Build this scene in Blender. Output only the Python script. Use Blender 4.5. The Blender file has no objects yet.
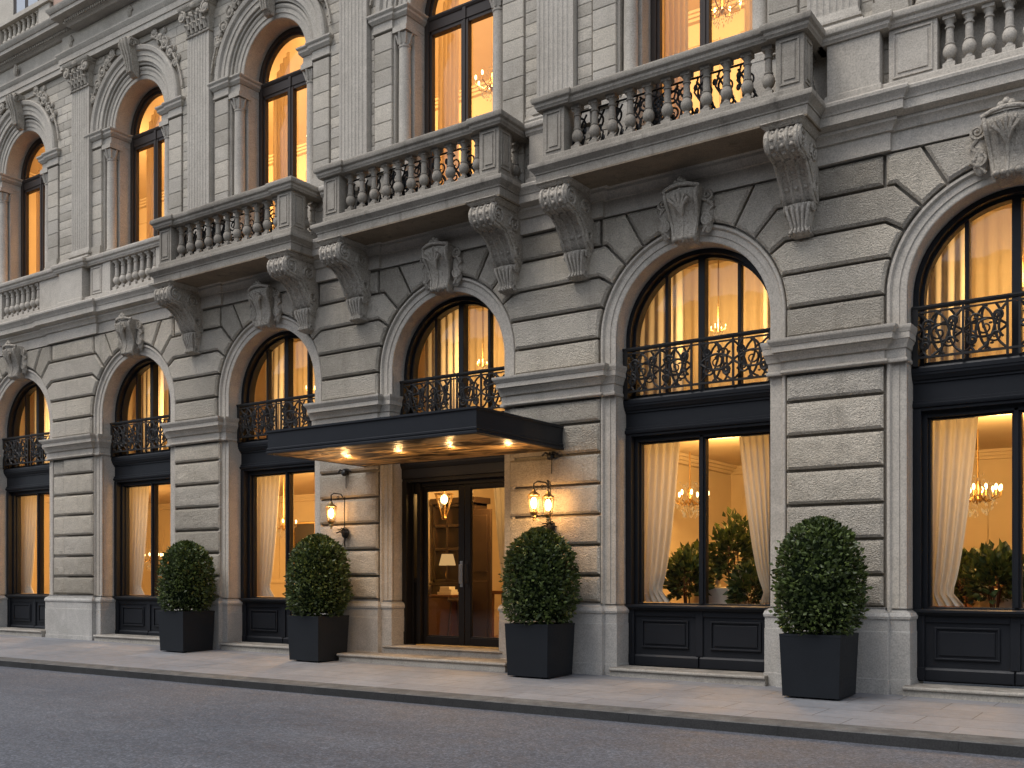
import bpy, math, random
from mathutils import Vector, noise
R = math.radians
S = bpy.context.scene
COL = S.collection
rnd = random.Random(7)

# ------------------------------------------------------------------ helpers
class MB:
    def __init__(self):
        self.v = []; self.f = []; self.m = []; self.c = []
        self.mi = 0; self.tint = None
    def add(self, vs, fs, mi=None):
        b = len(self.v)
        if self.tint is not None: self.c += [self.tint]*len(vs)
        self.v += [tuple(p) for p in vs]
        for f in fs:
            self.f.append([b + i for i in f]); self.m.append(self.mi if mi is None else mi)
    def box(self, x0, x1, y0, y1, z0, z1):
        vs = [(x0,y0,z0),(x1,y0,z0),(x1,y1,z0),(x0,y1,z0),(x0,y0,z1),(x1,y0,z1),(x1,y1,z1),(x0,y1,z1)]
        self.add(vs, [(0,3,2,1),(4,5,6,7),(0,1,5,4),(1,2,6,5),(2,3,7,6),(3,0,4,7)])
    def quad(self, a, b, c, d): self.add([a,b,c,d], [(0,1,2,3)])
    def poly_block(self, pts, yb, yf, g=0.012, ch=0.03):
        """Block with outline PTS (x,z) CCW seen from the street, from y=yb out to y=yf, chamfered front edges."""
        if self.tint is not None: self.tint = .5+.5*math.sin(7.1*pts[0][0]+13.7*pts[0][1])
        def inset(P, d):
            n = len(P); out = []
            for i in range(n):
                p0, p1, p2 = P[i-1], P[i], P[(i+1) % n]
                e1 = (p1[0]-p0[0], p1[1]-p0[1]); e2 = (p2[0]-p1[0], p2[1]-p1[1])
                l1 = math.hypot(*e1) or 1e-9; l2 = math.hypot(*e2) or 1e-9
                n1 = (-e1[1]/l1, e1[0]/l1); n2 = (-e2[1]/l2, e2[0]/l2)
                mx, my = n1[0]+n2[0], n1[1]+n2[1]
                k = 1.0 + n1[0]*n2[0] + n1[1]*n2[1]
                k = max(k, 0.25)
                out.append((p1[0] + d*mx/k, p1[1] + d*my/k))
            return out
        A = inset(pts, g); B = inset(pts, g+ch); n = len(pts)
        ym = yf + ch*0.8
        vs = [(x,yb,z) for x,z in A] + [(x,ym,z) for x,z in A] + [(x,yf,z) for x,z in B]
        fs = []
        for i in range(n):
            j = (i+1) % n
            fs.append((i, j, n+j, n+i)); fs.append((n+i, n+j, 2*n+j, 2*n+i))
        fs.append(tuple(2*n+i for i in range(n)))
        self.add(vs, fs)
    def relief_block(self, x0, x1, z0, z1, yb, yf, seed, g=0.012, ch=0.030, amp=0.010, step=0.05):
        """Rock-faced rectangular block: real relief on the front."""
        if self.tint is not None: self.tint = .5+.5*math.sin(seed*9.7+x0*3.3+z0*5.1)
        X0, X1, Z0, Z1 = x0+g, x1-g, z0+g, z1-g
        nx = max(3, int((X1-X0)/step)); nz = max(3, int((Z1-Z0)/step))
        vs = []; idx = {}
        for k in range(nz+1):
            for i in range(nx+1):
                edge = i in (0,nx) or k in (0,nz)
                ins = lambda a, b, t: a + (b-a)*t
                x = ins(X0+ch, X1-ch, i/nx); z = ins(Z0+ch, Z1-ch, k/nz)
                y = yf
                if not edge:
                    y -= amp*(0.5+noise.noise(Vector((x*9+seed, z*11, seed*3.1)))) + amp*0.6*noise.noise(Vector((x*23+seed, z*23, 1.7)))
                    x += 0.008*noise.noise(Vector((x*7, z*7, seed+9)))
                idx[i,k] = len(vs); vs.append((x,y,z))
        fs = []
        for k in range(nz):
            for i in range(nx):
                fs.append((idx[i,k], idx[i+1,k], idx[i+1,k+1], idx[i,k+1]))
        self.add(vs, fs)
        ym = yf + ch*0.7
        o = [(X0,ym,Z0),(X1,ym,Z0),(X1,ym,Z1),(X0,ym,Z1)]
        q = [(X0+ch,yf,Z0+ch),(X1-ch,yf,Z0+ch),(X1-ch,yf,Z1-ch),(X0+ch,yf,Z1-ch)]
        bk = [(a,yb,c) for a,_,c in o]
        self.add(o+q+bk, [(0,1,5,4),(1,2,6,5),(2,3,7,6),(3,0,4,7),(8,9,1,0),(9,10,2,1),(10,11,3,2),(11,8,0,3)])
    def extrude_x(self, prof, x0, x1):
        n = len(prof)
        vs = [(x0,y,z) for y,z in prof] + [(x1,y,z) for y,z in prof]
        fs = [(i, n+i, n+(i+1)%n, (i+1)%n) for i in range(n)]
        fs += [tuple(range(n)), tuple(range(2*n-1, n-1, -1))]
        self.add(vs, fs)
    def plan_sweep(self, prof, path, caps=True):
        """PROF [(out, z)] carried along the plan path [(x, y)]; 'out' is to the right-hand side of travel (street side when going +x)."""
        n = len(path); rows = []
        for i, (x, y) in enumerate(path):
            def nrm(a, b):
                dx, dy = b[0]-a[0], b[1]-a[1]; l = math.hypot(dx, dy) or 1e-9
                return (dy/l, -dx/l)
            if i == 0: nx_, ny_ = nrm(path[0], path[1]); k = 1
            elif i == n-1: nx_, ny_ = nrm(path[-2], path[-1]); k = 1
            else:
                a = nrm(path[i-1], path[i]); b = nrm(path[i], path[i+1])
                nx_, ny_ = a[0]+b[0], a[1]+b[1]; k = max(1 + a[0]*b[0] + a[1]*b[1], .2)
            rows.append([(x + o*nx_/k, y + o*ny_/k, z) for o, z in prof])
        m = len(prof); vs = [p for r in rows for p in r]; fs = []
        for i in range(n-1):
            for j in range(m-1):
                a = i*m+j
                fs.append((a, a+m, a+m+1, a+1))
        if caps:
            fs.append(tuple(range(m))); fs.append(tuple((n-1)*m + j for j in range(m-1, -1, -1)))
        self.add(vs, fs)
    def arch_sweep(self, prof, cx, zs, Rr, zb, seg=40):
        """PROF [(dr, y)] carried up one jamb, round the arch and down the other."""
        st = []
        if zb < zs: st.append((None, zb, -1))
        st += [(math.pi - math.pi*i/seg, zs, 0) for i in range(seg+1)]
        if zb < zs: st.append((None, zb, 1))
        m = len(prof); vs = []
        for a, z, s in st:
            for dr, y in prof:
                r = Rr + dr
                if a is None: vs.append((cx + s*r, y, z))
                else: vs.append((cx + r*math.cos(a), y, zs + r*math.sin(a)))
        fs = []
        for i in range(len(st)-1):
            for j in range(m-1):
                a = i*m+j; fs.append((a, a+1, a+m+1, a+m))
        self.add(vs, fs)
    def lathe(self, prof, cx, cy, n=14, z0=0.0, sq=()):
        m = len(prof); vs = []
        for r, z in prof:
            for i in range(n):
                a = 2*math.pi*i/n
                vs.append((cx + r*math.cos(a), cy + r*math.sin(a), z0+z))
        fs = []
        for j in range(m-1):
            for i in range(n):
                a = j*n+i; b = j*n+(i+1)%n
                fs.append((a, b, b+n, a+n))
        fs.append(tuple(range(n-1, -1, -1))); fs.append(tuple((m-1)*n+i for i in range(n)))
        self.add(vs, fs)
    def tube(self, pts, r, n=6, taper=None, closed=False):
        P = [Vector(p) for p in pts]; N = len(P); vs = []
        for i, p in enumerate(P):
            t = (P[min(i+1,N-1)] - P[max(i-1,0)])
            if t.length < 1e-9: t = Vector((0,0,1))
            t.normalize()
            up = Vector((0,1,0)) if abs(t.y) < .9 else Vector((1,0,0))
            a = t.cross(up).normalized(); b = t.cross(a).normalized()
            rr = r if taper is None else r*(1+(taper-1)*i/max(N-1,1))
            for k in range(n):
                q = 2*math.pi*k/n
                vs.append(p + a*rr*math.cos(q) + b*rr*math.sin(q))
        fs = []
        for i in range(N-1):
            for k in range(n):
                a = i*n+k; b = i*n+(k+1)%n
                fs.append((a, b, b+n, a+n))
        fs.append(tuple(range(n-1,-1,-1))); fs.append(tuple((N-1)*n+k for k in range(n)))
        self.add(vs, fs)
    def blob(self, c, r, n=8, m=6):
        vs = []; fs = []
        for j in range(m+1):
            p = math.pi*j/m
            for i in range(n):
                a = 2*math.pi*i/n
                vs.append((c[0]+r[0]*math.sin(p)*math.cos(a), c[1]+r[1]*math.sin(p)*math.sin(a), c[2]-r[2]*math.cos(p)))
        for j in range(m):
            for i in range(n):
                a = j*n+i; b = j*n+(i+1)%n
                fs.append((a, b, b+n, a+n))
        self.add(vs, fs)
    def loft(self, secs):
        """secs: list of equal-length rings of points (open rings joined end to end, capped)."""
        n = len(secs[0]); vs = [p for s in secs for p in s]; fs = []
        for i in range(len(secs)-1):
            for k in range(n):
                a = i*n+k; b = i*n+(k+1)%n
                fs.append((a, b, b+n, a+n))
        fs.append(tuple(range(n-1,-1,-1))); fs.append(tuple((len(secs)-1)*n+k for k in range(n)))
        self.add(vs, fs)

def obj(name, mb, mats, parent=None, loc=(0,0,0), smooth=0, bevel=0, label=None):
    me = bpy.data.meshes.new(name)
    me.from_pydata(mb.v, [], mb.f)
    if not isinstance(mats, (list, tuple)): mats = [mats]
    for m in mats: me.materials.append(m)
    me.polygons.foreach_set('material_index', mb.m)
    import bmesh
    bm = bmesh.new(); bm.from_mesh(me)
    bmesh.ops.recalc_face_normals(bm, faces=bm.faces)
    bm.to_mesh(me); bm.free()
    if mb.c:
        at = me.color_attributes.new('tint', 'FLOAT_COLOR', 'POINT')
        flat = []
        for c in mb.c: flat += [c, c, c, 1.0]
        at.data.foreach_set('color', flat)
    if smooth:
        me.polygons.foreach_set('use_smooth', [True]*len(me.polygons))
        if smooth < 180: me.set_sharp_from_angle(angle=R(smooth))
    o = bpy.data.objects.new(name, me); COL.objects.link(o)
    o.location = loc
    if parent: o.parent = parent
    if bevel:
        b = o.modifiers.new('bevel', 'BEVEL'); b.width = bevel; b.segments = 2; b.limit_method = 'ANGLE'; b.angle_limit = R(35)
    if label: o['label'] = label
    return o
def inst(o, loc, parent=None, name=None):
    """Copy of an object and its children sharing mesh data."""
    c = o.copy(); COL.objects.link(c)
    c.parent = parent if parent else o.parent
    c.location = loc
    for ch in o.children:
        d = ch.copy(); COL.objects.link(d); d.parent = c
        for g in ch.children:
            e = g.copy(); COL.objects.link(e); e.parent = d
    return c
def empty(name, loc=(0,0,0), parent=None):
    o = bpy.data.objects.new(name, None); COL.objects.link(o); o.location = loc
    o.empty_display_size = .2
    if parent: o.parent = parent
    return o
def thing(name, label, cat, loc=(0,0,0), group=None):
    o = empty(name, loc); o['label'] = label; o['category'] = cat
    if group: o['group'] = group
    return o
def tag(o, label, cat, group=None, kind=None):
    if label: o['label'] = label
    if cat: o['category'] = cat
    if group: o['group'] = group
    if kind: o['kind'] = kind
    return o

# ------------------------------------------------------------------ materials
class NT:
    def __init__(self, name):
        self.mat = bpy.data.materials.new(name); self.mat.use_nodes = True
        self.t = self.mat.node_tree; self.n = self.t.nodes; self.n.clear()
        self.out = self.n.new('ShaderNodeOutputMaterial')
    def node(self, typ, **kw):
        x = self.n.new(typ)
        for k, v in kw.items():
            if k in x.inputs: x.inputs[k].default_value = v
            else: setattr(x, k, v)
        return x
    def link(self, a, b): self.t.links.new(a, b)
    def pos(self, scale=(1,1,1)):
        g = self.node('ShaderNodeNewGeometry'); m = self.node('ShaderNodeMapping')
        m.inputs['Scale'].default_value = scale
        self.link(g.outputs['Position'], m.inputs['Vector']); return m.outputs['Vector']
    def noise(self, vec, scale, detail=4, rough=.55, dist=0):
        x = self.node('ShaderNodeTexNoise'); x.inputs['Scale'].default_value = scale
        x.inputs['Detail'].default_value = detail; x.inputs['Roughness'].default_value = rough; x.inputs['Distortion'].default_value = dist
        self.link(vec, x.inputs['Vector']); return x.outputs['Fac']
    def ramp(self, fac, stops):
        x = self.node('ShaderNodeValToRGB'); e = x.color_ramp.elements
        while len(e) < len(stops): e.new(.5)
        for s, (p, c) in zip(e, stops):
            s.position = p; s.color = c if len(c) == 4 else (*c, 1)
        self.link(fac, x.inputs['Fac']); return x.outputs['Color']
    def mixc(self, a, b, fac, typ='MIX'):
        x = self.node('ShaderNodeMix', data_type='RGBA', blend_type=typ)
        if isinstance(fac, (int, float)): x.inputs[0].default_value = fac
        else: self.link(fac, x.inputs[0])
        for i, v in ((6, a), (7, b)):
            if isinstance(v, tuple): x.inputs[i].default_value = (*v, 1) if len(v) == 3 else v
            else: self.link(v, x.inputs[i])
        return x.outputs[2]
    def math(self, op, a, b=None):
        x = self.node('ShaderNodeMath', operation=op)
        for i, v in ((0, a), (1, b)):
            if v is None: continue
            if isinstance(v, (int, float)): x.inputs[i].default_value = v
            else: self.link(v, x.inputs[i])
        return x.outputs[0]
    def bump(self, h, strength, dist, prev=None):
        x = self.node('ShaderNodeBump'); x.inputs['Strength'].default_value = strength; x.inputs['Distance'].default_value = dist
        self.link(h, x.inputs['Height'])
        if prev: self.link(prev, x.inputs['Normal'])
        return x.outputs['Normal']
    def principled(self, color, rough=.8, normal=None, spec=.3, **kw):
        b = self.node('ShaderNodeBsdfPrincipled')
        if isinstance(color, tuple): b.inputs['Base Color'].default_value = (*color, 1)
        else: self.link(color, b.inputs['Base Color'])
        if isinstance(rough, (int, float)): b.inputs['Roughness'].default_value = rough
        else: self.link(rough, b.inputs['Roughness'])
        b.inputs['Specular IOR Level'].default_value = spec
        for k, v in kw.items(): b.inputs[k.replace('_', ' ')].default_value = v
        if normal: self.link(normal, b.inputs['Normal'])
        self.link(b.outputs[0], self.out.inputs['Surface'])
        return b

def stone(name, base, dark, kind='smooth', stain=.5, tint=False, k=1.0):
    base = (base[0]*.97, base[1]*.935, base[2]*.865); dark = (dark[0]*.95, dark[1]*.91, dark[2]*.83)
    t = NT(name); P = t.pos()
    big = t.noise(P, .55, 5, .6)
    med = t.noise(P, 4.5, 5, .65)
    fine = t.noise(P, 60, 3, .6)
    streak = t.noise(t.pos((3.2, 3.2, .28)), 1.6, 5, .65)
    c = t.mixc(dark, base, t.ramp(big, [(.32,(0,0,0)),(.62,(1,1,1))]))
    c = t.mixc(c, tuple(min(1, k*1.16) for k in base), t.ramp(med, [(.48,(0,0,0)),(.72,(.55,.55,.55))]))
    c = t.mixc(c, tuple(k*.52 for k in dark), t.ramp(streak, [(.56,(0,0,0)),(.80,(stain,stain,stain))]))
    spk = t.ramp(fine, [(.30,(.66,.66,.66)),(.62,(1.08,1.08,1.08))])
    c = t.mixc(c, spk, .8, 'MULTIPLY')
    if tint:
        at = t.node('ShaderNodeVertexColor'); at.layer_name = 'tint'
        c = t.mixc(c, t.ramp(at.outputs['Color'], [(0,(.80,.79,.77)),(.5,(1,1,1)),(1,(1.13,1.11,1.07))]), 1.0, 'MULTIPLY')
    # soot and dust lying on ledges and other upward faces
    gn = t.node('ShaderNodeNewGeometry'); sp = t.node('ShaderNodeSeparateXYZ'); t.link(gn.outputs['True Normal'], sp.inputs[0])
    led = t.math('MULTIPLY', t.ramp(sp.outputs[2], [(.35,(0,0,0)),(.85,(1,1,1))]), t.ramp(med, [(.30,(.25,.25,.25)),(.60,(.85,.85,.85))]))
    c = t.mixc(c, tuple(k_*.34 for k_ in dark), led)
    crack = t.noise(t.pos((1.0,1.0,1.6)), 2.2, 9, .72, .9)
    c = t.mixc(c, tuple(k_*.55 for k_ in dark), t.ramp(crack, [(.485,(0,0,0)),(.50,(.30,.30,.30)),(.515,(0,0,0))]))
    pits = t.noise(P, 24, 6, .7, .4)
    if kind == 'rustic':
        wave = t.noise(t.pos((1,1,1.7)), 19, 3.5, .6, 1.6)
        cell = t.node('ShaderNodeTexVoronoi', feature='DISTANCE_TO_EDGE'); cell.inputs['Scale'].default_value = 40
        dv = t.node('ShaderNodeMix', data_type='VECTOR')
        nv = t.node('ShaderNodeTexNoise'); nv.inputs['Scale'].default_value = 9; t.link(P, nv.inputs['Vector'])
        dv.inputs[0].default_value = .12; t.link(P, dv.inputs[4]); t.link(nv.outputs['Color'], dv.inputs[5])
        t.link(dv.outputs[1], cell.inputs['Vector'])
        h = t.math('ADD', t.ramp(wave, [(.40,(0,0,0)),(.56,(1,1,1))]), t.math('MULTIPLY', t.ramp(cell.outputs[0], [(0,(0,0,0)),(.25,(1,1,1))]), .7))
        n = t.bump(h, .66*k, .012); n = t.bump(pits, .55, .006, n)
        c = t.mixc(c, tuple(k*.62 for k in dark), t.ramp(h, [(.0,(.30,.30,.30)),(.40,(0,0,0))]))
    elif kind == 'tooled':
        w = t.noise(t.pos((9,9,34)), 1.6, 4, .6, .8)
        n = t.bump(w, .55, .010); n = t.bump(pits, .35, .005, n)
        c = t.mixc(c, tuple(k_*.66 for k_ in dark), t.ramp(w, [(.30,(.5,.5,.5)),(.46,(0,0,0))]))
    elif kind == 'carved':
        w = t.noise(P, 30, 2, .5, 1.4)
        n = t.bump(t.ramp(w, [(.42,(0,0,0)),(.56,(1,1,1))]), .45, .010); n = t.bump(pits, .4, .005, n)
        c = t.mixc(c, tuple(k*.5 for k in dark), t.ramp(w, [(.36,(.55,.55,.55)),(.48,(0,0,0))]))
    else:
        n = t.bump(pits, .30, .006)
    t.principled(c, .88, n, .18)
    return t.mat

M = {}
M['stone'] = stone('limestone', (.58,.545,.50), (.48,.445,.405))
M['stone_up'] = stone('limestone_upper', (.54,.51,.47), (.45,.42,.385), stain=.3)
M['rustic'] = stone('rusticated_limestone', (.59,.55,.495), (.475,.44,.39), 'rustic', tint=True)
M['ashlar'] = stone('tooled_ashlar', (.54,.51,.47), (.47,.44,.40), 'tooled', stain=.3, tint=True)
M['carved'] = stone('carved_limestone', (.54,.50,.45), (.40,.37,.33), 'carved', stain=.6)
M['balcony'] = stone('weathered_limestone', (.42,.39,.35), (.25,.23,.207), stain=.9)
M['slab_soffit'] = stone('shade_toned_slab_soffit', (.33,.27,.205), (.20,.165,.13), stain=.9)  # underside shade put into a darker, browner stone colour
M['base'] = stone('grey_base_stone', (.54,.535,.53), (.45,.445,.44))
M['step'] = stone('step_stone', (.50,.48,.45), (.38,.36,.34))
M['pink'] = stone('pink_plaster', (.55,.40,.34), (.46,.33,.28))

def paint(name, col, rough=.38, spec=.5, grain=True, metallic=0.0):
    t = NT(name); P = t.pos()
    v = t.noise(P, 3.5, 5, .6); f = t.noise(P, 45, 3, .6)
    c = t.mixc(tuple(k*.78 for k in col), tuple(k*1.25 for k in col), v)
    rr = t.math('ADD', t.math('MULTIPLY', f, .25), rough-.1)
    n = t.bump(f, .12, .002)
    t.principled(c, rr, n, spec, Metallic=metallic)
    return t.mat
M['frame'] = paint('dark_blue_black_paint', (.010,.0115,.0145), .45, .28)
M['panel'] = paint('anthracite_joinery_paint', (.012,.0135,.017), .48, .28)
M['iron'] = paint('wrought_iron', (.012,.011,.010), .5, .4)
M['wood'] = paint('brown_window_wood', (.042,.031,.025), .5, .3)
M['planter'] = paint('anthracite_planter', (.012,.0145,.018), .55, .25)
M['canopy'] = paint('canopy_paint', (.010,.0115,.015), .45, .3)
M['brass'] = paint('aged_brass', (.50,.34,.15), .35, .5, metallic=1.0)
M['darkwood'] = paint('polished_dark_wood', (.10,.040,.016), .3, .5)
M['doorwood'] = paint('dark_door_wood', (.010,.0085,.008), .42, .3)
M['cabinet'] = paint('black_cabinet_wood', (.030,.017,.010), .35, .5)
M['soil'] = paint('soil', (.02,.015,.011), .95, .1)
M['silver'] = paint('brushed_steel', (.6,.58,.54), .3, .5, metallic=1.0)

def soffit():
    t = NT('bronze_soffit'); P = t.pos((1,2.2,1))
    w = t.noise(P, 1.7, 2, .5, 1.2)
    c = t.mixc((.045,.024,.010), (.66,.42,.18), t.ramp(w, [(.40,(0,0,0)),(.58,(1,1,1))]))  # wavy reflections put into the colour as dark and gold bands
    n = t.bump(w, .9, .12)
    t.principled(c, .42, n, .4, Metallic=.35)
    return t.mat
M['soffit'] = soffit()

def glass(name, k=1.0, tint=(1,1,1)):
    t = NT(name)
    tr = t.node('ShaderNodeBsdfTransparent'); tr.inputs[0].default_value = (*tint, 1)
    gl = t.node('ShaderNodeBsdfGlossy'); gl.inputs['Roughness'].default_value = .015
    nz = t.noise(t.pos(), 1.3, 2, .5)
    bm = t.bump(nz, .06, .05); t.link(bm, gl.inputs['Normal'])
    lw = t.node('ShaderNodeLayerWeight'); lw.inputs['Blend'].default_value = .5
    fr5 = t.math('POWER', lw.outputs['Facing'], 4.0)
    frs = t.math('ADD', t.math('MULTIPLY', fr5, .9), .045)
    mx = t.node('ShaderNodeMixShader')
    t.link(t.math('MINIMUM', t.math('MULTIPLY', frs, k), .85), mx.inputs[0])
    t.link(tr.outputs[0], mx.inputs[1]); t.link(gl.outputs[0], mx.inputs[2])
    t.link(mx.outputs[0], t.out.inputs['Surface'])
    return t.mat
M['glass'] = glass('window_glass', 1.2, (.97,.96,.93))
M['glass_up'] = glass('upper_window_glass', 1.0, (.95,.93,.9))
M['lantern_glass'] = glass('lantern_glass', 1.0, (1,.95,.85))

def emit(name, col, s):
    t = NT(name); e = t.node('ShaderNodeEmission'); e.inputs[0].default_value = (*col, 1); e.inputs[1].default_value = s
    t.link(e.outputs[0], t.out.inputs['Surface'])
    t.mat.cycles.emission_sampling = 'NONE'
    return t.mat
M['bulb'] = emit('lit_bulb', (1,.66,.30), 9)
M['glow'] = emit('lit_lantern_mantle', (1,.70,.36), 14)
M['shade'] = emit('lamp_shade_crystal_glow', (1,.60,.24), .6)

def cloth(name, col, trans=.5):
    t = NT(name); P = t.pos()
    w = t.noise(t.pos((30,30,3)), 3, 3, .6)
    c = t.mixc(tuple(k*.85 for k in col), col, w)
    d = t.node('ShaderNodeBsdfDiffuse'); t.link(c, d.inputs[0])
    tl = t.node('ShaderNodeBsdfTranslucent'); t.link(c, tl.inputs[0])
    mx = t.node('ShaderNodeMixShader'); mx.inputs[0].default_value = trans
    t.link(d.outputs[0], mx.inputs[1]); t.link(tl.outputs[0], mx.inputs[2]); t.link(mx.outputs[0], t.out.inputs['Surface'])
    return t.mat
M['curtain'] = cloth('cream_drape', (.68,.63,.54), .17)
M['sheer'] = cloth('sheer_drape', (.88,.78,.60), .72)
M['linen'] = cloth('white_linen', (.8,.76,.68), .1)

def room_mat():
    t = NT('warm_plaster'); P = t.pos()
    v = t.noise(P, 1.2, 4, .6)
    c = t.mixc((.60,.50,.37), (.74,.64,.48), v)
    t.principled(c, .8, None, .2)
    return t.mat
M['room'] = room_mat()
M['floor'] = paint('parquet_floor', (.22,.11,.045), .35, .5)

def leaf_mat(name, a, b):
    t = NT(name)
    at = t.node('ShaderNodeVertexColor'); at.layer_name = 'tint'
    c = t.mixc(a, b, at.outputs['Color'])
    p = t.principled(c, .42, None, .45)
    tl = t.node('ShaderNodeBsdfTranslucent'); t.link(c, tl.inputs[0])
    mx = t.node('ShaderNodeMixShader'); mx.inputs[0].default_value = .18
    t.link(p.outputs[0], mx.inputs[1]); t.link(tl.outputs[0], mx.inputs[2]); t.link(mx.outputs[0], t.out.inputs['Surface'])
    return t.mat
M['leaf'] = leaf_mat('box_leaf', (.012,.026,.005), (.17,.225,.055))
M['houseplant'] = leaf_mat('houseplant_leaf', (.020,.040,.010), (.10,.13,.03))
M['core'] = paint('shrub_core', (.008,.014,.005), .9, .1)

def asphalt():
    t = NT('asphalt'); P = t.pos()
    g = t.noise(P, 80, 4, .75); m = t.noise(P, 3, 5, .6); l = t.noise(t.pos((.25,1.1,1)), 1.0, 4, .6)
    c = t.ramp(g, [(.30,(.054,.058,.068)),(.55,(.098,.104,.119)),(.78,(.20,.208,.228))])
    ag = t.node('ShaderNodeTexVoronoi'); ag.inputs['Scale'].default_value = 58; t.link(P, ag.inputs['Vector'])
    sx = t.node('ShaderNodeSeparateXYZ'); t.link(ag.outputs['Color'], sx.inputs[0])
    c = t.mixc(c, t.ramp(sx.outputs[0], [(.0,(.50,.50,.51)),(.70,(1,1,1)),(1,(1.75,1.75,1.75))]), .85, 'MULTIPLY')
    c = t.mixc(c, t.ramp(m, [(.3,(.84,.84,.84)),(.7,(1.10,1.10,1.10))]), .8, 'MULTIPLY')
    c = t.mixc(c, t.ramp(l, [(.35,(.86,.86,.87)),(.65,(1.10,1.10,1.09))]), .8, 'MULTIPLY')
    v = t.node('ShaderNodeTexVoronoi', feature='DISTANCE_TO_EDGE'); v.inputs['Scale'].default_value = .42
    nv = t.node('ShaderNodeTexNoise'); nv.inputs['Scale'].default_value = 1.6; nv.inputs['Detail'].default_value = 6; t.link(P, nv.inputs['Vector'])
    dv = t.node('ShaderNodeMix', data_type='VECTOR'); dv.inputs[0].default_value = .3
    t.link(t.pos((.5,1.4,1)), dv.inputs[4]); t.link(nv.outputs['Color'], dv.inputs[5]); t.link(dv.outputs[1], v.inputs['Vector'])
    c = t.mixc(c, (.022,.022,.022), t.math('MULTIPLY', t.ramp(v.outputs[0], [(.0,(.6,.6,.6)),(.004,(0,0,0))]), t.ramp(m, [(.5,(0,0,0)),(.62,(.7,.7,.7))])))
    st = t.noise(t.pos((.7,1.6,1)), 1.1, 6, .7, .5)
    c = t.mixc(c, (.030,.031,.034), t.ramp(st, [(.62,(0,0,0)),(.72,(.35,.35,.35))]))
    n = t.bump(g, .9, .006); n = t.bump(m, .2, .02, n)
    t.principled(c, t.ramp(m, [(.3,(.62,.62,.62)),(.7,(.8,.8,.8))]), n, .35)
    return t.mat
def paving():
    t = NT('stone_paving'); P = t.pos()
    b = t.node('ShaderNodeTexBrick'); b.inputs['Scale'].default_value = 1.0
    b.inputs['Brick Width'].default_value = .92; b.inputs['Row Height'].default_value = .55
    b.inputs['Mortar Size'].default_value = .006; b.inputs['Mortar Smooth'].default_value = .2; b.offset = .42
    b.inputs['Color1'].default_value = (.170,.175,.186,1); b.inputs['Color2'].default_value = (.208,.212,.222,1); b.inputs['Mortar'].default_value = (.085,.080,.074,1)
    t.link(P, b.inputs['Vector'])
    l = t.noise(P, .9, 5, .65); m = t.noise(P, 7, 5, .65); f = t.noise(P, 70, 3, .6)
    c = t.mixc(b.outputs[0], t.ramp(l, [(.3,(.84,.84,.85)),(.68,(1.10,1.095,1.09))]), .85, 'MULTIPLY')
    c = t.mixc(c, t.ramp(m, [(.3,(.82,.82,.82)),(.7,(1.1,1.1,1.1))]), .8, 'MULTIPLY')
    c = t.mixc(c, t.ramp(f, [(.3,(.85,.85,.85)),(.65,(1.06,1.06,1.06))]), .8, 'MULTIPLY')
    gm = t.node('ShaderNodeTexVoronoi'); gm.inputs['Scale'].default_value = 3.2; t.link(P, gm.inputs['Vector'])
    c = t.mixc(c, (.075,.074,.074), t.ramp(gm.outputs['Distance'], [(.035,(.6,.6,.6)),(.06,(0,0,0))]))
    dn = t.noise(P, 1.7, 6, .7, .4)
    c = t.mixc(c, (.10,.099,.098), t.ramp(dn, [(.56,(0,0,0)),(.75,(.5,.5,.5))]))
    n = t.bump(t.math('SUBTRACT', 1.0, b.outputs['Fac']), .4, .005); n = t.bump(f, .25, .003, n); n = t.bump(m, .15, .008, n)
    t.principled(c, t.ramp(l, [(.3,(.55,.55,.55)),(.7,(.8,.8,.8))]), n, .35)
    return t.mat
M['asphalt'] = asphalt(); M['paving'] = paving()
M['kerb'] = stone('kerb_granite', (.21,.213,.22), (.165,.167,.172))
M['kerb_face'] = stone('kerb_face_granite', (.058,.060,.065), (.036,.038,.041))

# ------------------------------------------------------------------ layout
C = [-11.39, -7.50, -3.82, -0.08, 3.79, 7.44]         # bay centres
PIER = [(-14.1,-12.62), (-10.153,-8.71), (-6.268,-5.0), (-2.62,-1.34), (1.08,2.56), (5.041,6.177), (8.68,10.2)]
PIL = [-13.3, -9.12, -5.56, -1.85, 1.86, 5.60, 9.3]   # fluted pilasters
XL, XR = -15.0, 11.5
HW, ZS = 1.045, 4.45
ZT = 6.03
hotel = thing('hotel_building', 'ornate grey limestone palazzo with arched windows lit from inside', 'building')
H = hotel
def pw(x): return (.07 - .0065*x)
def ground_z(x, y):
    t = min(max((y + 2.95)/2.95, 0), 1.15)
    return pw(x)*t

# --- ground -------------------------------------------------------------
mb = MB()
xs = [-60,-30,-20,-15,-10,-5,0,5,10,15,30]; ys = [-2.70,-2.0,-1.2,-.6,.9]
for i in range(len(xs)-1):
    for j in range(len(ys)-1):
        q = [(xs[i],ys[j]),(xs[i+1],ys[j]),(xs[i+1],ys[j+1]),(xs[i],ys[j+1])]
        mb.quad(*[(x,y,ground_z(min(max(x,-20),15),y)) for x,y in q])
tag(obj('pavement', mb, M['paving']), None, None, kind='structure')
mb = MB(); k = -60.0
while k < 30:
    mb.plan_sweep([(-.29,.004),(-.262,.014),(-.01,-.004),(0,-.012),(.004,-.16)], [(k,-2.95),(k+1.497,-2.95)], caps=False)
    k += 1.5
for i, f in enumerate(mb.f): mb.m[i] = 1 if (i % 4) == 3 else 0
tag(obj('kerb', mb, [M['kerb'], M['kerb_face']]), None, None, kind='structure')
mb = MB(); mb.quad((-300,-200,-.14),(300,-200,-.14),(300,-2.9,-.10),(-300,-2.9,-.10))
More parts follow.
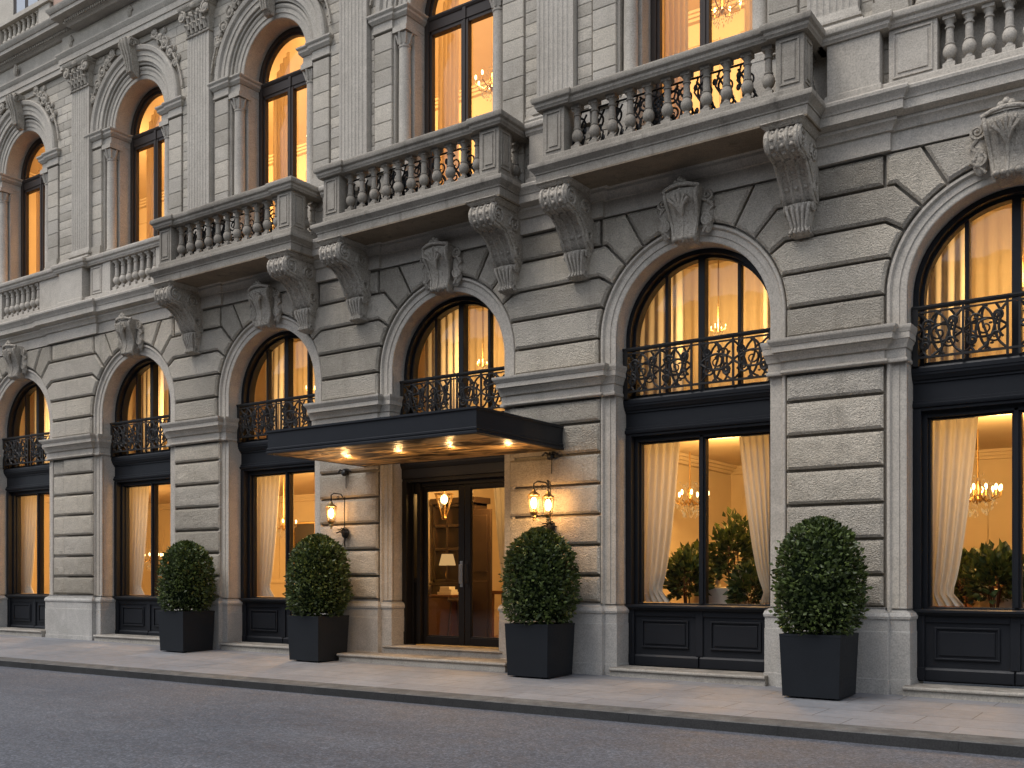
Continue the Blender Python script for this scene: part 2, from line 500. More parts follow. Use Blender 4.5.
tag(obj('road', mb, M['asphalt']), None, None, kind='structure')
mb = MB(); mb.quad((-300,-250,-.30),(300,-250,-.30),(300,60,-.30),(-300,60,-.30))
tag(obj('ground', mb, M['asphalt']), None, None, kind='structure')

# --- walls --------------------------------------------------------------
def arch_wall(mb, x0, x1, z0, z1, cx, hw, zs, zb, yf, yb, seg=36):
    """Wall sheet at y=yf from x0..x1, z0..z1 with an arched opening and its reveal to y=yb."""
    mb.quad((x0,yf,z0),(cx-hw,yf,z0),(cx-hw,yf,zs),(x0,yf,zs))
    mb.quad((cx+hw,yf,z0),(x1,yf,z0),(x1,yf,zs),(cx+hw,yf,zs))
    mb.quad((x0,yf,zs),(cx-hw,yf,zs),(cx-hw,yf,z1),(x0,yf,z1))
    mb.quad((cx+hw,yf,zs),(x1,yf,zs),(x1,yf,z1),(cx+hw,yf,z1))
    pts = [(cx-hw*math.cos(math.pi*i/seg), zs+hw*math.sin(math.pi*i/seg)) for i in range(seg+1)]
    for (xa,za),(xb,zb_) in zip(pts, pts[1:]):
        mb.quad((xa,yf,za),(xb,yf,zb_),(xb,yf,z1),(xa,yf,z1))
        mb.quad((xa,yf,za),(xa,yb,za),(xb,yb,zb_),(xb,yf,zb_))
    for s in (-1, 1):
        x = cx+s*hw
        mb.quad((x,yf,zb),(x,yb,zb),(x,yb,zs),(x,yf,zs))
    if zb > z0: mb.quad((cx-hw,yf,zb),(cx+hw,yf,zb),(cx+hw,yb,zb),(cx-hw,yb,zb))
edges = [XL] + [(PIER[i][0]+PIER[i][1])/2 for i in range(1,6)] + [XR]
mb = MB()
for i, c in enumerate(C):
    arch_wall(mb, edges[i], edges[i+1], -.1, ZT+.4, c, HW, ZS, -.1, 0, .5)
obj('ground_floor_wall', mb, M['stone'], H)
HU, ZU = .76, 9.93
mb = MB()
for i, c in enumerate(C):
    arch_wall(mb, edges[i], edges[i+1], 6.4, 11.5, c, 1.0, ZU, 6.66, 0, .17)
    arch_wall(mb, c-1.1, c+1.1, 6.5, 11.2, c, HU, ZU, 6.66, .17, .55)
obj('upper_floor_wall', mb, M['stone_up'], H)

# --- archivolts with jambs (shared mesh) --------------------------------
prof = [(0,.01),(0,-.02),(.012,-.026),(.075,-.026),(.078,-.04),(.150,-.04),(.156,-.055),(.170,-.075),(.195,-.075),(.205,-.062),(.207,.01)]
mb = MB(); mb.arch_sweep(prof, 0, ZS, HW, .9)
a0 = obj('arch_surround', mb, M['stone'], H, (C[0],0,0), smooth=25)
for c in C[1:]: inst(a0, (c,0,0))

# --- bases --------------------------------------------------------------
for i in range(7):
    x0, x1 = PIER[i]
    jl = (C[i-1]+HW) if i > 0 else XL; jr = (C[i]-HW) if i < 6 else XR
    mb = MB()
    def base(x0, x1, yf, e):
        p = [(-.05,-.12),(.012,-.12),(.012,.19),(.004,.195),(.004,.715),(0,.72),(0,.845),(.012,.855),(.016,.885),(.002,.925),(-.045,.96),(-.05,.985)]
        mb.plan_sweep(p, [(x0,.5),(x0,yf),(x1,yf),(x1,.5)], caps=False)
    base(jl-.045, jr+.045, -.085, 0)
    base(x0-.07, x1+.05, -.165, 0)
    mb.quad((jl-.02,-.06,.975),(jr+.02,-.06,.975),(jr+.02,.4,.975),(jl-.02,.4,.975))
    mb.quad((x0-.04,-.13,.983),(x1+.02,-.13,.983),(x1+.02,.0,.983),(x0-.04,.0,.983))
    obj('pier_base', mb, M['base'], H, bevel=.006)

# --- rusticated piers and voussoirs -------------------------------------
COURSE = [.985, 1.345, 1.75, 2.155, 2.56, 2.965, 3.37, 3.685]
UP = [4.10, 4.465, 4.865, 5.265, 5.665, 6.03]
TH = [R(0.5), R(0.5), R(18.5), R(33), R(46.5)]
RV = HW + .215
def hit(c, s, th, r=RV): return (c + s*r*math.cos(th), ZS + r*math.sin(th))
def bend(c, s, th, z):
    return (c + s*(z-ZS)/math.tan(th), z)
YF = -.105
for i in range(7):
    x0, x1 = PIER[i]
    mb = MB(); mb.tint = .5
    mb.box(x0+.02, x1-.02, -.03, -.002, .98, 3.70)
    for k in range(7):
        g = .019
        if i == 1:
            xm = x0+.44
            mb.relief_block(x0, xm, COURSE[k], COURSE[k+1], -.02, YF+.035, i*7.3+k, g=g)
            mb.relief_block(xm-.02, x1, COURSE[k], COURSE[k+1], -.02, YF-.004, i*3.3+k, g=g)
        else:
            mb.relief_block(x0, x1, COURSE[k], COURSE[k+1], -.02, YF, i*7.3+k, g=g)
    cl = C[i-1] if i > 0 else None; cr = C[i] if i < 6 else None
    for k in range(5):
        za, zb = UP[k], UP[k+1]
        if k == 4 or (cl is None) or (cr is None):
            xa = x0 if cl is None else max(x0-.1, (C[i-1] + .98*1.2)) if k < 4 else x0
            mb.relief_block(x0, x1, za, zb, -.02, YF, i*5.1+k, g=.022)
            continue
        P = []
        # bottom edge, from left bay to right bay
        def side_pts(c, s):
            lo, hi = [], []
            if k == 0:
                lo = [(c+s*RV, za)]; hi = [(c+s*RV, zb)]
                arc = []
            else:
                t0, t1 = TH[k], TH[k+1]
                if k == 1: lo = [(c+s*RV*math.cos(R(.7)), za)]; t0 = R(.7)
                else: lo = [hit(c,s,t0), bend(c,s,t0,za)]
                hi = [bend(c,s,t1,zb), hit(c,s,t1)]
                arc = [hit(c,s,t1+(t0-t1)*q/5) for q in range(1,5)]
            return lo, hi, arc
        lo, hi, arc = side_pts(cl, 1)
        lo2, hi2, arc2 = side_pts(cr, -1)
        P = lo + lo2[::-1] + arc2[::-1] + hi2[::-1] + hi + arc
        # P: left-arch low ... right; up the right arch; back along the top; down the left arch
        mb.poly_block(P, -.02, YF-.012, g=.017, ch=.032)
    obj('rusticated_pier', mb, M['rustic'], H, smooth=30)
for i, c in enumerate(C):
    for s in (-1, 1):
        mb = MB(); mb.tint = .5
        xe = (PIER[i][1] if s < 0 else PIER[i+1][0])      # edge of the pier's own block
        ths = [R(46.5), R(61), R(79)]
        # voussoir next to the pier
        t0, t1 = ths[0], ths[1]
        b = bend(c, s, t0, 5.665); b = (xe if abs(b[0]-c) > abs(xe-c) else b[0], 5.665)
        P = [hit(c,s,t0)] + ([b] if abs(b[0]-c) < abs(xe-c)-.02 else []) + [(xe,5.665),(xe,6.03),(c+s*(6.03-ZS)/math.tan(t1),6.03)] + [hit(c,s,t1+(t0-t1)*q/4) for q in range(0,4)]
        if s < 0: P = P[::-1]
        mb.poly_block(P, -.02, YF, g=.017, ch=.032)
        t0, t1 = ths[1], ths[2]
        P = [hit(c,s,t0), (c+s*(6.03-ZS)/math.tan(t0),6.03), (c+s*(6.03-ZS)/math.tan(t1),6.03)] + [hit(c,s,t1+(t0-t1)*q/4) for q in range(0,4)]
        if s < 0: P = P[::-1]
        mb.poly_block(P, -.02, YF, g=.017, ch=.032)
        obj('voussoirs', mb, M['rustic'], H, smooth=30)

# --- imposts ------------------------------------------------------------
for i in range(7):
    x0, x1 = PIER[i]
    jl = (C[i-1]+HW) if i > 0 else XL; jr = (C[i]-HW) if i < 6 else XR
    mb = MB()
    pr = [(0,3.695),(.030,3.70),(.042,3.714),(.042,3.728),(.028,3.742),(.0,3.75),(.0,3.845),(.03,3.85),(.04,3.87),(.055,3.90),(.085,3.925),(.09,3.94),(.115,3.944),(.115,4.012),(.126,4.016),(.13,4.03),(.15,4.05),(.158,4.064),(.158,4.092),(-.2,4.10)]
    pj = [(o*.45, z) for o, z in pr]
    mb.plan_sweep(pj, [(jl-.004,.3),(jl-.004,-.085),(jr+.004,-.085),(jr+.004,.3)], caps=False)
    mb.plan_sweep(pr, [(x0,.0),(x0,YF-.01),(x1,YF-.01),(x1,.0)], caps=False)
    obj('impost', mb, M['stone'], H, smooth=30)

# --- entablature over the ground floor ----------------------------------
def stepped_path(y, proud, xs):
    path = [(XL, y)]
    for a, b in xs: path += [(a, y), (a, y-proud), (b, y-proud), (b, y)]
    path.append((XR, y)); return path
res = [(-10.25,-8.55),(-6.36,-4.92),(-2.68,-1.28),(1.02,2.62),(4.98,6.25)]
mb = MB()
ent = [(-.2,6.035),(.0,6.035),(.0,6.235),(.03,6.24),(.035,6.262),(.075,6.315),(.088,6.322),(.088,6.358),(.12,6.362),(.165,6.39),(.175,6.394),(.175,6.492),(.187,6.496),(.19,6.512),(.205,6.535),(.24,6.575),(.245,6.605),(.235,6.625),(-.1,6.63)]
mb.plan_sweep(ent, stepped_path(-.095, .05, res))
obj('string_course', mb, M['stone'], H, smooth=30)

# --- baluster -----------------------------------------------------------
def baluster_mb():
    mb = MB(); s = .062
    mb.box(-s,s,-s,s,0,.075)
    mb.lathe([(.058,.075),(.060,.088),(.046,.10),(.034,.118),(.033,.130),(.050,.142),(.066,.168),(.073,.20),(.070,.232),(.056,.262),(.044,.278),(.052,.286),(.052,.298),(.041,.306),(.043,.35),(.040,.42),(.037,.452),(.050,.458),(.052,.472),(.040,.480),(.038,.505),(.050,.525),(.058,.545)], 0, 0, 12)
    mb.box(-s,s,-s,s,.545,.60)
    return mb
BAL = baluster_mb()
bal_mesh = None
def baluster(parent, loc, mat):
    global bal_mesh
    if bal_mesh is None or bal_mesh.get(mat.name) is None:
        o = obj('baluster', BAL, mat, parent, loc, smooth=40)
        if bal_mesh is None: bal_mesh = {}
        bal_mesh[mat.name] = o.data
        return o
    o = bpy.data.objects.new('baluster', bal_mesh[mat.name]); COL.objects.link(o); o.parent = parent; o.location = loc
    return o
def panel_pedestal(mb, x0, x1, y0, y1, z0, z1, faces='f'):
    """Pedestal with a sunk frame and raised field on its front (and right) face."""
    mb.box(x0, x1, y0, y1, z0, z1)
    m = .045
    def ring(a0, a1, b0, b1, put):
        t = .022
        for (p,q,r_,s_) in ((a0,a1,b0,b0+t),(a0,a1,b1-t,b1),(a0,a0+t,b0+t,b1-t),(a1-t,a1,b0+t,b1-t)): put(p,q,r_,s_,.014)
        put(a0+.05,a1-.05,b0+.055,b1-.055,.011)
    ring(x0+m, x1-m, z0+m, z1-m, lambda p,q,r_,s_,d: mb.box(p,q,y0-d,y0+.003,r_,s_))
    if 'r' in faces:
        ring(y0+m, y1-m, z0+m, z1-m, lambda p,q,r_,s_,d: mb.box(x1-.003,x1+d,p,q,r_,s_))
RAIL = [(-.11,7.335),(.075,7.335),(.08,7.352),(.095,7.368),(.098,7.40),(.125,7.42),(.132,7.437),(.132,7.476),(.12,7.495),(-.11,7.50)]
def rail_sweep(mb, path): mb.plan_sweep(RAIL, path)

# --- balconies ----------------------------------------------------------
BC = [(-4.22,1.78),(-0.27,1.77),(3.76,1.86)]
def spiral(cx, cz, r0, turns, s=1, n=36, a0=0.0):
    return [(cx + s*(r0*(1-.86*i/n))*math.cos(a0+2*math.pi*turns*i/n), cz + (r0*(1-.86*i/n))*math.sin(a0+2*math.pi*turns*i/n)) for i in range(n+1)]
def console_mb():
    """Scrolled console: S profile in (y,z), width .38, seen from the side; z=0 at the slab soffit."""
    mb = MB(); w = .185
    pr = [(0,0),(-.70,0),(-.72,-.015)]
    for q in range(0, 13):                       # big front volute
        a = R(90 - 0 + q*14.5); pr.append((-.60 + .155*math.cos(a)*1.0, -.185 + .155*math.sin(a)))
    pr = [(0,-.05),(-.60,-.05)] + [( -.59 + .145*math.cos(R(95+q*17)), -.195+.145*math.sin(R(95+q*17))) for q in range(0,11)]
    # belly curve back to the wall
    pr += [(-.50,-.355),(-.42,-.40),(-.35,-.455),(-.29,-.525),(-.24,-.60),(-.20,-.68),(-.15,-.735),(-.10,-.76),(0,-.77)]
    mb.extrude_x(pr[::-1], -w, w)
    # top block under the slab with mouldings
    mb.plan_sweep([(-.05,-.065),(0,-.065),(.012,-.05),(.02,-.045),(.035,-.02),(.05,-.012),(.05,.0)], [(-w-.015,.05),(-w-.015,-.70),(w+.015,-.70),(w+.015,.05)])
    # front ribs that follow the scroll
    fr = pr[2:-1]
    for x, r in ((-.165,.026),(-.058,.022),(.058,.022),(.165,.026)):
        mb.tube([(x,y,z) for y,z in fr], r, 6)
    for x in (-.11,.0,.11):
        for q in range(3,len(fr)-2,2):
            y,z = fr[q]; mb.blob((x,y,z), (.030,.016,.026), 6, 4)
    # side volutes
    for s in (-1,1):
        for (cy,cz,r0,a0,dirn) in ((-.59,-.195,.135,R(100),1),(-.14,-.60,.085,R(-60),-1),(-.22,-.24,.11,R(200),-1)):
            pts = [(s*(w+.004), y, z) for y, z in spiral(cy, cz, r0, 2.1, 1, 34, a0)] if dirn > 0 else [(s*(w+.004), y, z) for y, z in spiral(cy, cz, r0, -1.8, 1, 30, a0)]
            mb.tube(pts, .026, 6, .5)
        mb.blob((s*(w+.006),-.59,-.195),(.03,.03,.03))
        mb.tube([(s*(w+.004), y+.03, z+.03) for y,z in pr[12:-1]], .022, 6)
        for q in range(5):
            mb.blob((s*w,-.33+.035*q,-.30-.055*q),(.018,.036,.022),6,4)
    return mb
def corbel_mb():
    """Small acanthus corbel under a console."""
    mb = MB(); secs = []
    for z, hw, d in ((0,.17,.17),(-.03,.175,.19),(-.06,.16,.18),(-.14,.135,.155),(-.24,.11,.12),(-.30,.105,.12),(-.335,.12,.14),(-.36,.09,.10)):
        ring = []
        for q in range(13):
            a = math.pi*q/12; ring.append((-hw*math.cos(a), -d*(.55+.45*math.sin(a)) , z))
        ring += [(hw,.08,z),(-hw,.08,z)]
        secs.append(ring)
    mb.loft(secs)
    for q in range(5):
        x = -.13+.065*q
        mb.tube([(x*1.05,-.17,-.02),(x*.95,-.185,-.08),(x*.75,-.15,-.18),(x*.6,-.12,-.27),(x*.8,-.15,-.335)], .022, 6, .8)
    for s in (-1,1):
        mb.tube([(s*.165, y, z) for y, z in spiral(-.10,-.06,.07,1.6,1,20)], .014, 5, .6)
        mb.tube([(s*.115, y, z) for y, z in spiral(-.08,-.31,.05,1.6,1,20)], .012, 5, .6)
    return mb
con_o = cor_o = None
def iron_rosette_mb():
    mb = MB()
    for k in range(3):
        r = .10-.035*k
        mb.tube([(r*math.cos(2*math.pi*i/24),0,r*1.5*math.sin(2*math.pi*i/24)) for i in range(25)], .015, 5)
    for k in range(8):
        a = 2*math.pi*k/8
        mb.tube([(.02*math.cos(a),0,.03*math.sin(a)),(.06*math.cos(a+.4),-.01,.09*math.sin(a+.4)),(.095*math.cos(a),0,.14*math.sin(a))], .014, 5)
    for s in (-1,1):
        for t in (-1,1):
            mb.tube([(s*(.10+x),0,t*(.02+z)) for x,z in spiral(.09,.09,.09,1.5,1,20,R(200))], .015, 5, .6)
            mb.tube([(s*.02,0,t*.15),(s*.10,0,t*.20),(s*.20,0,t*.17),(s*.26,0,t*.22)], .014, 5)
    for s in (-1,1):
        for k in range(4):
            x0 = s*(.36+.26*k)
            mb.tube([(x0+px, 0, .06+pz) for px,pz in spiral(0,0,.12,1.6,s,24,R(90))], .015, 5, .6)
            mb.tube([(x0+px, 0, -.12+pz) for px,pz in spiral(0,0,.10,1.6,s,24,R(-90))], .015, 5, .6)
            mb.tube([(x0-s*.12,0,.2),(x0,0,.0),(x0+s*.14,0,-.22)], .014, 5)
    mb.tube([(-1.15,0,.25),(1.15,0,.25)], .014, 5); mb.tube([(-1.15,0,-.26),(1.15,0,-.26)], .014, 5)
    for k in range(9):
        x0 = -1.1+.27*k
        mb.tube([(x0,0,-.26),(x0+.05,0,-.08),(x0-.05,0,.08),(x0,0,.25)], .013, 5)
        for q in range(3): mb.blob((x0+.06*math.sin(q*2+k),-.005,-.15+.14*q),(.030,.014,.042),6,4)
    return mb
ros_o = None
for bi, (bc, hw) in enumerate(BC):
    b = empty('balcony', (bc,0,0), H)
    mb = MB()
    yl = -.86                                     # front of the ledge
    slab = [(-.5,6.372),(-.135,6.372),(-.13,6.385),(-.095,6.385),(-.09,6.39),(-.085,6.492),(-.072,6.496),(-.07,6.512),(-.05,6.535),(-.012,6.57),(-.006,6.60),(-.012,6.626),(-.16,6.632),(-.5,6.632)]
    mb.plan_sweep(slab, [(-hw,.05),(-hw,yl),(hw,yl),(hw,.05)])
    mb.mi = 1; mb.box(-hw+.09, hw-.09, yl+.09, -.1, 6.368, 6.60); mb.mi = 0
    # plinth under the balusters
    pi = hw-.145
    mb.plan_sweep([(-.3,6.60),(.0,6.60),(.0,6.735),(-.012,6.752),(-.3,6.755)], [(-pi,.05),(-pi,yl+.14),(pi,yl+.14),(pi,.05)])
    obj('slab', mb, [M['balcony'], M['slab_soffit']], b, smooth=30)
    pf = yl+.155
    mb = MB(); panel_pedestal(mb, -pi+.005, -pi+.325, pf, pf+.30, 6.745, 7.34); obj('pedestal', mb, M['balcony'], b, bevel=.005)
    mb = MB(); panel_pedestal(mb, pi-.325, pi-.005, pf, pf+.30, 6.745, 7.34, 'fr'); obj('pedestal', mb, M['balcony'], b, bevel=.005)
    mb = MB()
    rail_sweep(mb, [(-pi+.02,.02),(-pi+.02,pf+.02),(-pi+.34,pf+.02),(-pi+.34,pf+.055),(pi-.34,pf+.055),(pi-.34,pf+.02),(pi-.02,pf+.02),(pi-.02,.02)])
    obj('handrail', mb, M['balcony'], b, smooth=30)
    n = 11; span = 2*pi-.65
    for q in range(n):
        x = -span/2 + span*(q+.5)/n
        baluster(b, (x, pf+.125, 6.745), M['balcony'])
    for s in (-1,1):
        for q in range(2):
            baluster(b, (s*(pi-.14), pf+.42+.17*q, 6.745), M['balcony'])
    if ros_o is None: ros_o = obj('iron_rosette', iron_rosette_mb(), M['iron'], b, (-.16,pf+.215,7.04), smooth=40)
    else: inst(ros_o, (-.16,pf+.215,7.04), b)
    for s in (-1,1):
        x = bc + s*(hw-.365)
        if con_o is None:
            con_o = obj('console', console_mb(), M['carved'], H, (x,-.09,6.37), smooth=40)
            cor_o = obj('corbel', corbel_mb(), M['carved'], con_o, (0,-.02,-.755), smooth=40)
        else: inst(con_o, (x,-.09,6.37), H)

# --- parapets between the balconies -------------------------------------
def parapet(segs, bals, x0, x1):
    """segs: list of (xa, xb, y, panel?) solid pieces; bals: (xa, xb) open runs."""
    p = empty('parapet', (0,0,0), H)
    mb = MB()
    mb.plan_sweep([(-.2,6.62),(.0,6.62),(.0,6.742),(-.012,6.755),(-.2,6.758)], [(x0,-.21),(x1,-.21)])
    for xa, xb, y, pan in segs:
        if pan: panel_pedestal(mb, xa, xb, y, .0, 6.74, 7.345)
        else: mb.box(xa, xb, y, .0, 6.74, 7.345)
        mb.plan_sweep([(-.1,6.622),(.02,6.622),(.02,6.744),(.004,6.762),(-.1,6.764)], [(xa-.004,0),(xa-.004,y),(xb+.004,y),(xb+.004,0)])
    obj('pedestal', mb, M['stone'], p, bevel=.004)
    mb = MB(); path = [(x0,-.13)]
    for xa, xb, y, pan in segs:
        if y < -.20: path += [(xa-.02,-.13),(xa-.02,y+.05),(xb+.02,y+.05),(xb+.02,-.13)]
    path.append((x1,-.13)); rail_sweep(mb, path)
    mb.box(x0, x1, -.10, .02, 7.34, 7.49)
    obj('handrail', mb, M['stone'], p, smooth=30)
    for xa, xb in bals:
        n = 7
        for q in range(n): baluster(p, (xa+(xb-xa)*(q+.5)/n, -.10, 6.745), M['stone'])
def bal_seg(c): return (c-.68, c+.68)
parapet([(-13.8,-12.8,-.24,False),(-12.5,-11.88,-.17,False),(-10.46,-9.72,-.17,False),(-9.64,-8.86,-.25,False),(-8.72,-8.30,-.16,True),(-8.28,-8.05,-.18,False),(-6.67,-6.30,-.18,False)],
        [bal_seg(C[0]+.22), bal_seg(C[1]+.14)], XL, -6.05)
parapet([(-2.42,-2.1,-.2,False)], [], -2.45, -2.05)
parapet([(1.5,1.9,-.2,False)], [], 1.45, 1.95)
parapet([(5.58,6.16,-.24,False),(6.24,6.745,-.17,True),(8.13,8.6,-.17,True),(9.0,9.6,-.24,False)], [bal_seg(C[5])], 5.45, XR)

for i in (0,1,5):
    mb = MB(); mb.box(-.995,.995,.03,.16,6.6,7.36); mb.box(-1.0,1.0,.02,.165,7.36,7.44)
    obj('window_apron', mb, M['stone_up'], H, (C[i],0,0), bevel=.006)

# --- keystones ----------------------------------------------------------
def keystone_mb():
    mb = MB(); secs = []
    for z, hw, d in ((6.12,.20,.20),(6.10,.235,.27),(6.05,.24,.30),(5.98,.225,.29),(5.90,.205,.25),(5.80,.185,.20),(5.70,.165,.17),(5.62,.155,.17),(5.55,.15,.19),(5.49,.14,.18),(5.455,.11,.12)):
        ring = []
        for q in range(13):
            t = -1+2*q/12
            bul = 1 - .22*abs(t)**2.2
            ring.append((hw*t, -.04-d*bul, z))
        ring += [(hw,.1,z),(-hw,.1,z)]; secs.append(ring)
    mb.loft(secs)
    f = [(6.09,.30),(6.03,.335),(5.95,.315),(5.85,.255),(5.75,.215),(5.66,.20),(5.58,.215),(5.51,.225),(5.47,.19)]
    for x0, x1, r in ((-.215,-.13,.026),(.215,.13,.026),(-.10,-.05,.018),(.10,.05,.018),(0,0,.022)):
        mb.tube([(x0+(x1-x0)*(6.09-z)/.62, -d-.005+abs(x0)*.18, z) for z, d in f], r, 6)
    # shell lobes on the face, scroll roll at the foot, finial on top
    for q in range(5):
        a = R(-60+30*q)
        mb.tube([(0,-.24,5.78),(.06*math.sin(a),-.32,5.88+.02*math.cos(a)),(.15*math.sin(a),-.345,5.90+.12*math.cos(a))], .018, 6, 1.6)
    mb.tube([(-.24,-.27,6.10),(-.12,-.33,6.12),(0,-.345,6.13),(.12,-.33,6.12),(.24,-.27,6.10)], .026, 8)
    for q in range(4): mb.blob((-.105+.07*q,-.20,5.51),(.042,.05,.04))
    for q in range(3): mb.blob((-.05+.05*q,-.30,6.165+.03*(q==1)),(.04,.035,.045))
    for s in (-1,1):
        mb.tube([(s*(.27+x*1), -.16, 6.0+z) for x,z in spiral(.03,.0,.085,1.9,1,30,R(120))], .020, 6, .6)
        mb.tube([(s*(.25+x*1), -.14, 5.72+z) for x,z in spiral(.03,.0,.075,1.7,-1,30,R(-120))], .018, 6, .6)
        mb.tube([(s*.30,-.15,5.93),(s*.36,-.13,5.86),(s*.30,-.14,5.79),(s*.35,-.13,5.70),(s*.27,-.13,5.62),(s*.22,-.12,5.57)], .030, 7, .6)
        for q in range(6):
            mb.blob((s*(.30+.04*math.sin(q*2.1)),-.13,5.66+.06*q),(.04,.035,.035),6,5)
        mb.blob((s*.28,-.10,5.80),(.09,.06,.26))
    return mb
kmb = keystone_mb()
k0 = obj('keystone', kmb, M['carved'], H, (C[0],0,0), smooth=45)
for c in C[1:]: inst(k0, (c,0,0))

# --- upper floor: archivolts, strips, columns, pilasters ----------------
upro = [(0,.02),(0,-.03),(.01,-.04),(.09,-.04),(.095,-.058),(.17,-.058),(.175,-.075),(.195,-.10),(.255,-.115),(.275,-.10),(.285,-.085),(.29,.01)]
upri = [(0,.20),(0,.07),(.012,.062),(.075,.062),(.08,.045),(.15,.045),(.158,.03),(.185,.018),(.215,.03),(.24,.06),(.25,.18)]
def upper_surround():
    mb = MB()
    mb.arch_sweep(upro, 0, ZU, 1.045, ZU-.001)
    mb.arch_sweep(upri, 0, ZU, HU, ZU-.001)
    return mb
u0 = obj('upper_archivolt', upper_surround(), M['stone_up'], H, (C[0],0,0), smooth=25)
for c in C[1:]: inst(u0, (c,0,0))
def upper_impost(side):
    mb = MB()
    pr = [(-.1,9.66),(0,9.66),(.012,9.668),(.012,9.70),(.0,9.71),(.0,9.80),(.02,9.806),(.05,9.845),(.056,9.852),(.056,9.89),(.075,9.905),(.085,9.92),(.085,9.942),(-.1,9.95)]
    for s in (side,):
        x = [(-1.40,.08),(-1.40,-.05),(-1.02,-.05),(-1.02,-.01),(-.765,-.01),(-.765,.45)]
        if s > 0: x = [(-a,b) for a,b in x][::-1]
        mb.plan_sweep(pr, x, caps=False)
        mb.box(min(s*1.40,s*.77), max(s*1.40,s*.77), .0, .3, 9.665, 9.94)
    return mb
for s in (-1,1):
    o = obj('upper_impost', upper_impost(s), M['stone_up'], H, (C[0],0,0), smooth=30)
    for c in C[1:]: inst(o, (c,0,0))
def upper_strip(side):
    mb = MB(); mb.tint = .5
    for s in (side,):
        z = 6.66; k = 0
        while z < 9.6:
            z2 = min(z+.27, 9.655)
            xa, xb = sorted((s*1.03, s*1.385))
            if z < 7.75 and z2 > 7.5: pass
            mb.relief_block(xa, xb, z, z2, .03, -.05, k*1.7+s, g=.003, ch=.009, amp=.005, step=.08)
            z = z2; k += 1
        xa, xb = sorted((s*1.02,s*1.40)); mb.box(xa, xb, -.085, .0, 7.62, 7.74); mb.box(xa-.01, xb+.01, -.10, .0, 7.5, 7.62)
    return mb
for s in (-1,1):
    o = obj('jamb_strip', upper_strip(s), M['ashlar'], H, (C[0],0,0), smooth=30)
    for c in C[1:]: inst(o, (c,0,0))
def column_mb():
    mb = MB()
    mb.box(-.125,.125,-.125,.125,6.66,7.50)
    mb.box(-.13,.13,-.13,.13,7.50,7.56)
    mb.lathe([(.125,7.56),(.130,7.585),(.122,7.61),(.108,7.625),(.112,7.645),(.104,7.665),(.095,7.68),(.095,8.4),(.088,9.36),(.098,9.37),(.100,9.385),(.088,9.395),(.088,9.42),(.10,9.46),(.112,9.54),(.115,9.57)], 0, 0, 20)
    for k in range(8):
        a = 2*math.pi*k/8
        mb.tube([(.088*math.cos(a),.088*math.sin(a),9.42),(.115*math.cos(a),.115*math.sin(a),9.50),(.14*math.cos(a),.14*math.sin(a),9.565),(.125*math.cos(a),.125*math.sin(a),9.545)], .022, 5)
    mb.box(-.135,.135,-.135,.135,9.585,9.665)
    return mb
c0 = None
for c in C:
    for s in (-1,1):
        if c0 is None: c0 = obj('column', column_mb(), M['stone_up'], H, (c+s*.88,.085,0), smooth=35)
        else: inst(c0, (c+s*.88,.085,0), H)
def pilaster_mb():
    mb = MB(); w = .29; n = 7
    pl = [(-w,.0),(-w,-.12)]
    fw = (2*w-.06)/n
    for k in range(n):
        x0 = -w+.03+fw*k; m = .008; rr = fw/2-m
        pl.append((x0+m,-.12))
        for q in range(1,6):
            a = math.pi*q/6; pl.append((x0+fw/2-rr*math.cos(a), -.12+.42*rr*math.sin(a)))
        pl.append((x0+fw-m,-.12))
    pl += [(w,-.12),(w,.0)]
    rows = [7.76, 10.90]
    vs = [(x,y,z) for z in rows for x,y in pl]; k = len(pl)
    mb.add(vs, [(i,i+1,k+i+1,k+i) for i in range(k-1)])
    bs = [(-.1,7.345),(.055,7.345),(.055,7.52),(.075,7.525),(.085,7.55),(.075,7.575),(.03,7.585),(.03,7.61),(.05,7.625),(.05,7.655),(.02,7.67),(.015,7.70),(.0,7.76),(-.1,7.76)]
    mb.plan_sweep(bs, [(-w,.05),(-w,-.12),(w,-.12),(w,.05)], caps=False)
    return mb
def capital_mb():
    mb = MB(); w = .29; secs = []
    mb.plan_sweep([(-.05,10.88),(.02,10.885),(.028,10.905),(.02,10.925),(-.05,10.93)], [(-w,.05),(-w,-.12),(w,-.12),(w,.05)], caps=False)
    for z, e in ((10.92,.0),(11.0,.015),(11.12,.02),(11.24,.05),(11.31,.085)):
        secs.append([(-w-e,-.12-e,z),(w+e,-.12-e,z),(w+e,.05,z),(-w-e,.05,z)])
    mb.loft(secs)
    mb.plan_sweep([(-.1,11.31),(.10,11.31),(.115,11.33),(.10,11.345),(.12,11.36),(.13,11.40),(-.1,11.405)], [(-w,.05),(-w,-.12),(w,-.12),(w,.05)], caps=True)
    for row, (z0, z1, n, off) in enumerate(((10.93,11.08,5,0),(11.0,11.20,4,.5))):
        for k in range(n):
            x = -w+.06+(2*w-.12)*(k+off)/(4)
            if abs(x) > w+.02: continue
            d = .135+.02*row
            mb.tube([(x,-d,z0),(x,-d-.025,(z0+z1)/2),(x,-d-.06,z1),(x,-d-.075,z1-.03)], .040, 6, .7)
            mb.blob((x,-d-.055,z1-.015),(.05,.03,.035),6,5)
    for s in (-1,1):
        mb.tube([(s*(w+.02+x),-.22,11.235+z) for x,z in spiral(0,0,.095,1.9,1,30,R(90))], .028, 6, .6)
        mb.blob((s*(w+.02),-.20,11.235),(.075,.06,.075))
        mb.blob((s*.10,-.20,11.24),(.05,.035,.05))
    mb.blob((0,-.24,11.34),(.06,.05,.06))
    return mb
p0 = None
